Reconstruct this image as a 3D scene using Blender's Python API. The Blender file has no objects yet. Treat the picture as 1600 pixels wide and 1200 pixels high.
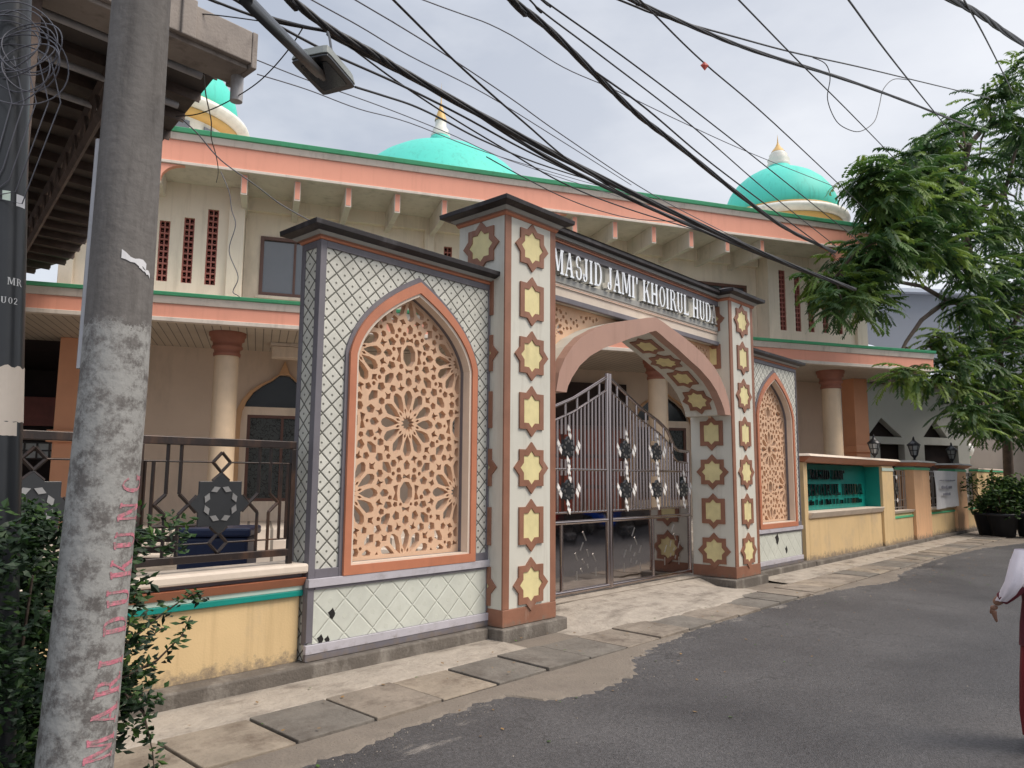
import bpy, bmesh, math, random
from mathutils import Vector, Matrix
from mathutils.geometry import delaunay_2d_cdt
R = math.radians
random.seed(7)
sc = bpy.context.scene

# ------------------------------------------------------------------ camera
cam_d = bpy.data.cameras.new("camera")
cam = bpy.data.objects.new("camera", cam_d)
sc.collection.objects.link(cam)
cam_d.sensor_width = 36.0
cam_d.lens = 1170.0 / 1600.0 * 36.0
cam_d.clip_start = 0.05
cam_d.clip_end = 500
CAM = Vector((-6.0017, -5.5937, 1.6))
_yaw, _pitch, _roll = R(42.4), R(7.05), R(0.4)
_fw = Vector((math.cos(_yaw), math.sin(_yaw), 0)); _rt = Vector((math.sin(_yaw), -math.cos(_yaw), 0)); _up = Vector((0, 0, 1))
_F = _fw * math.cos(_pitch) + _up * math.sin(_pitch)
_U = _up * math.cos(_pitch) - _fw * math.sin(_pitch)
_Rr = _rt * math.cos(_roll) + _U * math.sin(_roll)
_Ur = _U * math.cos(_roll) - _rt * math.sin(_roll)
m = Matrix.Identity(4)
for i in range(3):
    m[i][0] = _Rr[i]; m[i][1] = _Ur[i]; m[i][2] = -_F[i]; m[i][3] = CAM[i]
cam.matrix_world = m
sc.camera = cam

# ------------------------------------------------------------------ world, sun, exposure
SUN_EL, SUN_AZ = 52, -62      # azimuth of the light's source, measured from +x
w = bpy.data.worlds.new("World"); sc.world = w; w.use_nodes = True
nt = w.node_tree; nt.nodes.clear()
out = nt.nodes.new('ShaderNodeOutputWorld')
sky = nt.nodes.new('ShaderNodeTexSky'); sky.sky_type = 'NISHITA'; sky.sun_disc = False
sky.sun_elevation = R(SUN_EL); sky.sun_rotation = R(90 - SUN_AZ); sky.air_density = 1.0; sky.dust_density = 3.0
bg1 = nt.nodes.new('ShaderNodeBackground'); bg1.inputs[1].default_value = 0.10
nt.links.new(sky.outputs[0], bg1.inputs[0])
# overcast deck: noise on the view direction, brighter to the right (east) and overhead
tc = nt.nodes.new('ShaderNodeTexCoord')
mp = nt.nodes.new('ShaderNodeMapping'); mp.inputs['Scale'].default_value = (1.5, 1.5, 3.6)
nz = nt.nodes.new('ShaderNodeTexNoise'); nz.inputs['Scale'].default_value = 1.5; nz.inputs['Detail'].default_value = 6; nz.inputs['Roughness'].default_value = .55
nt.links.new(tc.outputs['Generated'], mp.inputs[0]); nt.links.new(mp.outputs[0], nz.inputs[0])
cr = nt.nodes.new('ShaderNodeValToRGB')
cr.color_ramp.elements[0].position = .36; cr.color_ramp.elements[0].color = (.37, .425, .53, 1)
cr.color_ramp.elements[1].position = .66; cr.color_ramp.elements[1].color = (.79, .82, .87, 1)
nt.links.new(nz.outputs['Fac'], cr.inputs[0])
# horizontal gradient: towards +x-y the deck is thinner and whiter
dot = nt.nodes.new('ShaderNodeVectorMath'); dot.operation = 'DOT_PRODUCT'; dot.inputs[1].default_value = (.70, -.60, -.35)
nt.links.new(tc.outputs['Generated'], dot.inputs[0])
mr = nt.nodes.new('ShaderNodeMapRange'); mr.inputs['From Min'].default_value = -.75; mr.inputs['From Max'].default_value = .65
mr.inputs['To Min'].default_value = 0; mr.inputs['To Max'].default_value = .75
nt.links.new(dot.outputs['Value'], mr.inputs['Value'])
mx = nt.nodes.new('ShaderNodeMix'); mx.data_type = 'RGBA'
mx.inputs[7].default_value = (.95, .95, .97, 1)
nt.links.new(mr.outputs[0], mx.inputs[0]); nt.links.new(cr.outputs[0], mx.inputs[6])
bg2 = nt.nodes.new('ShaderNodeBackground')
# overcast sky is brighter overhead
sep = nt.nodes.new('ShaderNodeSeparateXYZ'); nt.links.new(tc.outputs['Generated'], sep.inputs[0])
mr2 = nt.nodes.new('ShaderNodeMapRange'); mr2.inputs['From Min'].default_value = .55; mr2.inputs['From Max'].default_value = 1.0
mr2.inputs['To Min'].default_value = .53; mr2.inputs['To Max'].default_value = 1.25
nt.links.new(sep.outputs['Z'], mr2.inputs['Value']); nt.links.new(mr2.outputs[0], bg2.inputs[1])
nt.links.new(mx.outputs[2], bg2.inputs[0])
ms = nt.nodes.new('ShaderNodeMixShader'); ms.inputs[0].default_value = .88
nt.links.new(bg1.outputs[0], ms.inputs[1]); nt.links.new(bg2.outputs[0], ms.inputs[2])
nt.links.new(ms.outputs[0], out.inputs[0])
sun_d = bpy.data.lights.new("sun", 'SUN'); sun_d.energy = 1.5; sun_d.angle = R(24); sun_d.color = (1, .90, .78)
sun = bpy.data.objects.new("sun", sun_d); sc.collection.objects.link(sun)
_d = Vector((math.cos(R(SUN_EL)) * math.cos(R(SUN_AZ)), math.cos(R(SUN_EL)) * math.sin(R(SUN_AZ)), math.sin(R(SUN_EL))))
sun.rotation_euler = _d.to_track_quat('Z', 'Y').to_euler()
sc.view_settings.view_transform = 'Standard'; sc.view_settings.look = 'None'
sc.view_settings.gamma = 1; sc.view_settings.exposure = 1.0

# ------------------------------------------------------------------ materials
MATS = {}
def M(name, col, rough=.7, var=.12, scale=2.2, bump=.08, bscale=70, metal=0.0, dirt=None, dirt_amt=.35, dirt_scale=(2.0, 2.0, .6), dirt_th=.52, spec=.5, coat=0.0):
    if name in MATS: return MATS[name]
    mt = bpy.data.materials.new(name); mt.use_nodes = True; MATS[name] = mt
    n = mt.node_tree; b = n.nodes['Principled BSDF']
    b.inputs['Roughness'].default_value = rough; b.inputs['Metallic'].default_value = metal
    b.inputs['Specular IOR Level'].default_value = spec; b.inputs['Coat Weight'].default_value = coat
    t = n.nodes.new('ShaderNodeTexCoord')
    nz = n.nodes.new('ShaderNodeTexNoise'); nz.inputs['Scale'].default_value = scale; nz.inputs['Detail'].default_value = 6; nz.inputs['Roughness'].default_value = .6
    n.links.new(t.outputs['Object'], nz.inputs['Vector'])
    cr = n.nodes.new('ShaderNodeValToRGB')
    cr.color_ramp.elements[0].position = .3; cr.color_ramp.elements[1].position = .7
    cr.color_ramp.elements[0].color = tuple(c * (1 - var) for c in col) + (1,)
    cr.color_ramp.elements[1].color = tuple(min(1, c * (1 + var)) for c in col) + (1,)
    n.links.new(nz.outputs['Fac'], cr.inputs[0])
    last = cr.outputs[0]
    if dirt:
        mp = n.nodes.new('ShaderNodeMapping'); mp.inputs['Scale'].default_value = dirt_scale
        n.links.new(t.outputs['Object'], mp.inputs[0])
        n2 = n.nodes.new('ShaderNodeTexNoise'); n2.inputs['Scale'].default_value = 1.7; n2.inputs['Detail'].default_value = 8; n2.inputs['Roughness'].default_value = .68
        n.links.new(mp.outputs[0], n2.inputs['Vector'])
        r2 = n.nodes.new('ShaderNodeValToRGB'); r2.color_ramp.elements[0].position = dirt_th; r2.color_ramp.elements[1].position = min(1, dirt_th + .22)
        r2.color_ramp.elements[0].color = (0, 0, 0, 1); r2.color_ramp.elements[1].color = (dirt_amt,) * 3 + (1,)
        n.links.new(n2.outputs['Fac'], r2.inputs[0])
        mx = n.nodes.new('ShaderNodeMix'); mx.data_type = 'RGBA'; mx.inputs[7].default_value = tuple(dirt) + (1,)
        n.links.new(r2.outputs[0], mx.inputs[0]); n.links.new(last, mx.inputs[6]); last = mx.outputs[2]
    n.links.new(last, b.inputs['Base Color'])
    if bump > 0:
        n3 = n.nodes.new('ShaderNodeTexNoise'); n3.inputs['Scale'].default_value = bscale; n3.inputs['Detail'].default_value = 4
        n.links.new(t.outputs['Object'], n3.inputs['Vector'])
        bp = n.nodes.new('ShaderNodeBump'); bp.inputs['Strength'].default_value = bump; bp.inputs['Distance'].default_value = .02
        n.links.new(n3.outputs['Fac'], bp.inputs['Height']); n.links.new(bp.outputs[0], b.inputs['Normal'])
    return mt
GR = (.10, .085, .065)
M('plaster_grey_white', (.62, .605, .535), .6, .05, 1.5, .06, 90, dirt=(.30, .27, .22), dirt_amt=.30, dirt_th=.56)
M('brown_paint', (.27, .125, .078), .55, .16, 3, .08, dirt=(.48, .40, .33), dirt_amt=.5, dirt_th=.60)
M('yellow_paint', (.74, .65, .34), .6, .10, 5, .08, dirt=(.45, .36, .20), dirt_amt=.55, dirt_scale=(3, 3, 1.2), dirt_th=.53)
M('orange_paint', (.50, .19, .105), .5, .08, 4, .05, dirt=(.2, .1, .07), dirt_amt=.3)
M('purple_grey_paint', (.155, .145, .165), .55, .10, 3, .06, dirt=(.3, .28, .27), dirt_amt=.35)
M('pale_lilac_paint', (.47, .45, .49), .55, .07, 3, .05, dirt=(.2, .18, .17), dirt_amt=.5, dirt_scale=(3, 3, 5))
M('grey_moulding', (.36, .36, .34), .6, .08, 3, .05, dirt=GR, dirt_amt=.3)
M('charcoal_cap', (.020, .016, .018), .5, .2, 3, .1, dirt=(.16, .15, .16), dirt_amt=.45)
M('arch_pink_brown', (.44, .265, .205), .6, .06, 1.5, .05, dirt=(.3, .2, .17), dirt_amt=.4)
M('lattice_peach', (.68, .45, .30), .6, .06, 2.5, .05, dirt=(.35, .22, .14), dirt_amt=.25)
M('cream_trim', (.70, .60, .50), .55, .06, 3, .05, dirt=GR, dirt_amt=.2)
M('wall_yellow', (.66, .48, .255), .7, .07, 1.2, .10, 60, dirt=(.40, .32, .24), dirt_amt=.5, dirt_scale=(1.2, 1.2, .9))
M('wall_peach', (.72, .43, .24), .7, .07, 1.2, .08, 60, dirt=(.30, .22, .16), dirt_amt=.4)
M('teal_paint', (.0, .24, .20), .45, .08, 3, .05)
M('pale_mint', (.55, .66, .58), .5, .06, 3, .05)
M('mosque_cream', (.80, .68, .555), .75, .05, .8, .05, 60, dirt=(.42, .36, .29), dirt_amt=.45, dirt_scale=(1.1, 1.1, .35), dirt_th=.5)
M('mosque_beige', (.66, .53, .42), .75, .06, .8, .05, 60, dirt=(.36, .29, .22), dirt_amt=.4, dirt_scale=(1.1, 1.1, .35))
M('salmon_paint', (.82, .36, .25), .6, .04, .8, .04, dirt=(.60, .26, .18), dirt_amt=.30, dirt_scale=(1.3, 1.3, .4))
M('fascia_white', (.68, .60, .52), .6, .06, 2, .05, dirt=(.35, .31, .26), dirt_amt=.5, dirt_scale=(1.5, 1.5, 1))
M('mint_green', (.10, .47, .24), .45, .08, 1.5, .05, dirt=(.06, .22, .11), dirt_amt=.5)
M('dome_teal', (.07, .56, .46), .62, .05, .6, .03, dirt=(.05, .45, .38), dirt_amt=.4, dirt_scale=(.8, .8, .25))
M('dome_gold', (.62, .38, .12), .5, .1, 2, .05)
M('finial_white', (.70, .68, .62), .5, .08, 4, .05, dirt=GR, dirt_amt=.3)
M('column_marble', (.72, .55, .38), .4, .08, 2.5, .03, dirt=(.42, .28, .18), dirt_amt=.4, dirt_scale=(1.5, 1.5, .5), dirt_th=.58)
M('capital_brown', (.33, .13, .085), .5, .1, 5, .05)
M('arch_trim', (.60, .36, .19), .5, .06, 3, .05)
M('pillar_salmon', (.72, .35, .20), .6, .05, 2, .05)
M('window_frame_brown', (.13, .06, .045), .45, .1, 5, .03)
M('grille_red', (.36, .12, .095), .7, .12, 8, .1)
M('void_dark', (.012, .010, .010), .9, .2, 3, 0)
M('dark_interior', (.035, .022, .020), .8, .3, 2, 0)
M('wood_red', (.34, .075, .045), .45, .25, 2.5, .05)
M('tile_cream', (.66, .58, .48), .35, .05, 3, .0)
M('black_iron', (.030, .022, .020), .35, .25, 5, .05, metal=.3, dirt=(.22, .11, .06), dirt_amt=.5, dirt_th=.5)
M('iron_brown_edge', (.16, .08, .05), .4, .2, 5, .05, metal=.3)
M('steel_grey', (.45, .44, .43), .3, .08, 5, .02, metal=.9)
M('cable_black', (.012, .012, .015), .5, .2, 3, 0)
M('cable_grey', (.10, .10, .12), .5, .2, 3, 0)
M('pipe_grey', (.42, .42, .44), .4, .12, 6, .05, dirt=(.15, .12, .10), dirt_amt=.6, dirt_scale=(4, 4, 1.5))
M('lamp_housing', (.22, .24, .23), .5, .1, 4, .03)
M('lamp_dark', (.025, .027, .030), .3, .2, 4, .02)
M('rust_steel', (.085, .060, .050), .7, .35, 4, .2, dirt=(.20, .14, .11), dirt_amt=.5)
M('old_sheet', (.09, .078, .072), .8, .3, 1.2, .15, 30, dirt=(.20, .17, .14), dirt_amt=.7, dirt_scale=(1, 1, 1))
M('gutter_concrete', (.27, .235, .21), .8, .18, 3, .2, 40, dirt=(.08, .06, .055), dirt_amt=.8, dirt_scale=(2.5, 2.5, 1))
M('concrete_pale', (.36, .315, .265), .85, .14, 6, .7, 22, dirt=(.11, .088, .070), dirt_amt=.9, dirt_scale=(.9, 2.0, 1.5), dirt_th=.50)
M('concrete_slab', (.235, .198, .16), .85, .28, 1.7, .6, 22, dirt=(.085, .063, .048), dirt_amt=.9, dirt_scale=(1.5, 1.9, 1.5), dirt_th=.49)
M('concrete_strip', (.195, .165, .135), .9, .15, 1.3, .45, 45, dirt=(.12, .10, .085), dirt_amt=.7, dirt_scale=(.8, .8, .8), dirt_th=.48)
M('concrete_dark', (.125, .108, .092), .9, .2, 3, .4, 40, dirt=(.36, .33, .29), dirt_amt=.6, dirt_scale=(2.5, 2.5, 1.2), dirt_th=.5)  # dark kerb concrete, base deepened further to paint contact shadow at wall feet
M('bin_blue', (.010, .022, .070), .4, .1, 3, .02)
M('banner_white', (.62, .62, .64), .5, .04, 3, .05)
M('ink_grey', (.20, .20, .24), .6, .05, 3, 0)
M('soft_white', (.80, .80, .76), .3, .03, 3, 0)
M('pot_black', (.02, .022, .028), .5, .2, 3, .05)
M('bark', (.09, .065, .05), .9, .3, 5, .6, 18)
M('leaf_dark', (.035, .085, .022), .6, .4, .9, 0)
M('leaf_mid', (.075, .150, .030), .6, .4, 1.1, 0)
M('leaf_bright', (.17, .26, .045), .6, .35, 1.3, 0)
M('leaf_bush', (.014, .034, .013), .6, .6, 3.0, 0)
M('far_grey', (.23, .245, .28), .8, .04, .5, 0, dirt=(.28, .29, .31), dirt_amt=.4, dirt_scale=(.3, .3, .3))
M('far_beige', (.42, .36, .31), .8, .06, .6, .03, dirt=(.3, .25, .21), dirt_amt=.5, dirt_scale=(.6, .6, .2))
M('far_white', (.60, .60, .56), .8, .05, .6, .03, dirt=(.4, .37, .32), dirt_amt=.5, dirt_scale=(.6, .6, .2))
M('far_roof', (.50, .54, .62), .6, .04, .6, 0)
M('skin', (.28, .15, .10), .5, .05, 8, .02)
M('cloth_maroon', (.11, .012, .022), .8, .3, 9, .1)
M('cloth_red', (.17, .010, .016), .8, .12, 6, .1)
M('cloth_white', (.68, .62, .66), .8, .05, 6, .1)
M('hair_black', (.01, .01, .01), .5, .1, 6, 0)
M('shoe_black', (.015, .014, .014), .4, .1, 6, 0)
M('tag_red', (.40, .05, .03), .6, .1, 6, 0)
M('rubber', (.015, .015, .016), .7, .1, 6, 0)
M('bike_red', (.50, .02, .015), .25, .05, 6, 0, coat=.6)
M('bike_blue', (.01, .08, .50), .25, .05, 6, 0, coat=.6)
M('opposite_wall', (.10, .085, .08), .8, .3, .8, .1)
M('graffiti_pink', (.52, .17, .22), .8, .2, 30, .2, dirt=(.22, .18, .17), dirt_amt=1.0, dirt_scale=(26, 26, 18), dirt_th=.43)
M('white_lettering', (.55, .55, .55), .6, .05, 6, 0)
M('lantern_black', (.03, .03, .035), .4, .1, 6, 0, metal=.4)

def chrome(name, col, rough, wob):
    mt = bpy.data.materials.new(name); mt.use_nodes = True; MATS[name] = mt
    n = mt.node_tree; b = n.nodes['Principled BSDF']; b.inputs['Metallic'].default_value = 1; b.inputs['Roughness'].default_value = rough
    b.inputs['Base Color'].default_value = (*col, 1)
    t = n.nodes.new('ShaderNodeTexCoord'); nz = n.nodes.new('ShaderNodeTexNoise'); nz.inputs['Scale'].default_value = 2.3; nz.inputs['Detail'].default_value = 2
    n.links.new(t.outputs['Object'], nz.inputs['Vector'])
    bp = n.nodes.new('ShaderNodeBump'); bp.inputs['Strength'].default_value = wob; bp.inputs['Distance'].default_value = .02
    n.links.new(nz.outputs['Fac'], bp.inputs['Height']); n.links.new(bp.outputs[0], b.inputs['Normal'])
chrome('chrome', (.46, .40, .39), .14, .0)
chrome('letter_chrome', (.92, .91, .90), .22, .0)
chrome('mirror_panel', (.42, .39, .385), .05, .10)
M('stud_glint_white', (.92, .90, .88), .3, .03, 5, 0)  # near-white, non-metal: the sky glint on the steel studs painted as colour
chrome('sign_chrome_dark', (.20, .22, .22), .16, .0)
def glass(name, col, rough=.08, spec=1.0):
    mt = M(name, col, rough, .05, 2, 0); mt.node_tree.nodes['Principled BSDF'].inputs['Specular IOR Level'].default_value = spec
glass('window_glass', (.11, .115, .135), .05, 1.0)  # blue-grey base carries a painted reflection of the sky
glass('dark_glass', (.012, .015, .018), .15, .4)
glass('frosted_floral', (.045, .052, .055), .35, .4)
glass('lantern_glass', (.35, .36, .36), .1, .8)
def floral():
    n = MATS['frosted_floral'].node_tree; b = n.nodes['Principled BSDF']
    t = n.nodes.new('ShaderNodeTexCoord'); v = n.nodes.new('ShaderNodeTexVoronoi'); v.inputs['Scale'].default_value = 5; v.feature = 'DISTANCE_TO_EDGE'
    nz = n.nodes.new('ShaderNodeTexNoise'); nz.inputs['Scale'].default_value = 4
    ad = n.nodes.new('ShaderNodeVectorMath'); ad.operation = 'ADD'
    n.links.new(t.outputs['Object'], nz.inputs['Vector']); n.links.new(nz.outputs['Color'], ad.inputs[0]); n.links.new(t.outputs['Object'], ad.inputs[1]); n.links.new(ad.outputs[0], v.inputs['Vector'])
    cr = n.nodes.new('ShaderNodeValToRGB'); cr.color_ramp.elements[0].position = .02; cr.color_ramp.elements[1].position = .07
    cr.color_ramp.elements[0].color = (.005, .006, .006, 1); cr.color_ramp.elements[1].color = (.06, .07, .07, 1)
    n.links.new(v.outputs['Distance'], cr.inputs[0]); n.links.new(cr.outputs[0], b.inputs['Base Color'])
floral()

def translucent(nm, f=.35):
    n = MATS[nm].node_tree; b = n.nodes['Principled BSDF']; o = [q for q in n.nodes if q.type == 'OUTPUT_MATERIAL'][0]
    tr = n.nodes.new('ShaderNodeBsdfTranslucent'); mx = n.nodes.new('ShaderNodeMixShader'); mx.inputs[0].default_value = f
    n.links.new(b.inputs['Base Color'].links[0].from_socket, tr.inputs[0]); n.links.new(b.outputs[0], mx.inputs[1]); n.links.new(tr.outputs[0], mx.inputs[2]); n.links.new(mx.outputs[0], o.inputs[0])
for q in ('leaf_dark', 'leaf_mid', 'leaf_bright'): translucent(q)
def weather(nm, splash=0, streak=0, mud=(.20, .16, .125)):
    n = MATS[nm].node_tree; b = n.nodes['Principled BSDF']; src = b.inputs['Base Color'].links[0].from_socket
    t = n.nodes.new('ShaderNodeTexCoord'); s = n.nodes.new('ShaderNodeSeparateXYZ'); n.links.new(t.outputs['Object'], s.inputs[0])
    if splash:
        z = n.nodes.new('ShaderNodeMapRange'); z.inputs['From Min'].default_value = -.05; z.inputs['From Max'].default_value = splash; z.inputs['To Min'].default_value = .30; z.inputs['To Max'].default_value = -.25
        n.links.new(s.outputs[2], z.inputs['Value'])
        q = n.nodes.new('ShaderNodeTexNoise'); q.inputs['Scale'].default_value = 9; q.inputs['Detail'].default_value = 9; q.inputs['Roughness'].default_value = .75; n.links.new(t.outputs['Object'], q.inputs['Vector'])
        ad = n.nodes.new('ShaderNodeMath'); ad.operation = 'ADD'; n.links.new(q.outputs['Fac'], ad.inputs[0]); n.links.new(z.outputs[0], ad.inputs[1])
        r = n.nodes.new('ShaderNodeValToRGB'); r.color_ramp.elements[0].position = .56; r.color_ramp.elements[1].position = .74; r.color_ramp.elements[1].color = (.8, .8, .8, 1); n.links.new(ad.outputs[0], r.inputs[0])
        mx = n.nodes.new('ShaderNodeMix'); mx.data_type = 'RGBA'; mx.inputs[7].default_value = (*mud, 1); n.links.new(r.outputs[0], mx.inputs[0]); n.links.new(src, mx.inputs[6]); src = mx.outputs[2]
    if streak:
        mp = n.nodes.new('ShaderNodeMapping'); mp.inputs['Scale'].default_value = (5.5, 5.5, .28); n.links.new(t.outputs['Object'], mp.inputs[0])
        q = n.nodes.new('ShaderNodeTexNoise'); q.inputs['Scale'].default_value = 1.3; q.inputs['Detail'].default_value = 7; q.inputs['Roughness'].default_value = .65; n.links.new(mp.outputs[0], q.inputs['Vector'])
        r = n.nodes.new('ShaderNodeValToRGB'); r.color_ramp.elements[0].position = .54; r.color_ramp.elements[1].position = .74; r.color_ramp.elements[1].color = (streak,) * 3 + (1,); n.links.new(q.outputs['Fac'], r.inputs[0])
        mx = n.nodes.new('ShaderNodeMix'); mx.data_type = 'RGBA'; mx.blend_type = 'MULTIPLY'; mx.inputs[7].default_value = (.50, .44, .38, 1); n.links.new(r.outputs[0], mx.inputs[0]); n.links.new(src, mx.inputs[6]); src = mx.outputs[2]
    n.links.new(src, b.inputs['Base Color'])
for q_, sp_, st_ in (('wall_yellow', .28, .35), ('wall_peach', .3, .35), ('plaster_grey_white', .35, .40), ('brown_paint', .16, .25), ('mosque_cream', 0, .32), ('salmon_paint', 0, .2), ('fascia_white', 0, .4), ('dome_teal', 0, .45), ('purple_grey_paint', .2, .2), ('pale_lilac_paint', .18, .2), ('arch_pink_brown', 0, .3), ('column_marble', 0, .3)):
    weather(q_, sp_, st_)
def diamond_mat(name, base, line, dx, dz, ox, oz, lw, dotr, bump, dirt_amt=.3):
    mt = bpy.data.materials.new(name); mt.use_nodes = True; MATS[name] = mt
    n = mt.node_tree; b = n.nodes['Principled BSDF']; b.inputs['Roughness'].default_value = .6
    def math_(op, a, c=None, d=None):
        q = n.nodes.new('ShaderNodeMath'); q.operation = op
        for i, v in enumerate((a, c, d)):
            if v is None: continue
            if isinstance(v, (int, float)): q.inputs[i].default_value = v
            else: n.links.new(v, q.inputs[i])
        return q.outputs[0]
    t = n.nodes.new('ShaderNodeTexCoord'); s = n.nodes.new('ShaderNodeSeparateXYZ'); n.links.new(t.outputs['Object'], s.inputs[0])
    h = math_('ADD', s.outputs[0], s.outputs[1])
    u = math_('DIVIDE', math_('SUBTRACT', h, ox), dx); v = math_('DIVIDE', math_('SUBTRACT', s.outputs[2], oz), dz)
    a = math_('ADD', u, v); c = math_('SUBTRACT', u, v)
    fa = math_('SUBTRACT', math_('FRACT', math_('ADD', a, 100.5)), .5); fc = math_('SUBTRACT', math_('FRACT', math_('ADD', c, 100.5)), .5)
    da = math_('SUBTRACT', .5, math_('ABSOLUTE', fa)); dc = math_('SUBTRACT', .5, math_('ABSOLUTE', fc))
    dl = math_('MINIMUM', da, dc)
    line_m = math_('LESS_THAN', dl, lw)
    r2 = math_('ADD', math_('MULTIPLY', fa, fa), math_('MULTIPLY', fc, fc))
    dot_m = math_('LESS_THAN', r2, dotr * dotr)
    mask = math_('MAXIMUM', line_m, dot_m)
    nz = n.nodes.new('ShaderNodeTexNoise'); nz.inputs['Scale'].default_value = 3; nz.inputs['Detail'].default_value = 8; nz.inputs['Roughness'].default_value = .7
    n.links.new(t.outputs['Object'], nz.inputs['Vector'])
    cr = n.nodes.new('ShaderNodeValToRGB'); cr.color_ramp.elements[0].position = .35; cr.color_ramp.elements[1].position = .72
    cr.color_ramp.elements[0].color = (*base, 1); cr.color_ramp.elements[1].color = tuple(x * (1 - dirt_amt) for x in base) + (1,)
    n.links.new(nz.outputs['Fac'], cr.inputs[0])
    mx = n.nodes.new('ShaderNodeMix'); mx.data_type = 'RGBA'; mx.inputs[7].default_value = (*line, 1)
    n.links.new(mask, mx.inputs[0]); n.links.new(cr.outputs[0], mx.inputs[6]); n.links.new(mx.outputs[2], b.inputs['Base Color'])
    # relief: raised tiles between sunken grooves, raised stud in the middle
    hh = math_('MINIMUM', math_('MULTIPLY', dl, 1 / (lw * 1.8)), 1.0)
    st = math_('MULTIPLY', math_('LESS_THAN', r2, dotr * dotr * 1.6), .8)
    bp = n.nodes.new('ShaderNodeBump'); bp.inputs['Strength'].default_value = bump; bp.inputs['Distance'].default_value = .02
    n.links.new(math_('ADD', hh, st), bp.inputs['Height']); n.links.new(bp.outputs[0], b.inputs['Normal'])
diamond_mat('diamond_tile', (.67, .665, .60), (.13, .13, .11), .183, .176, -2.156 + .24, 3.653, .052, .085, .5)
diamond_mat('diamond_plain', (.62, .64, .57), (.56, .58, .51), .318, .305, -1.929 + .24, .492, .030, .085, .5, .2)

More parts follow.
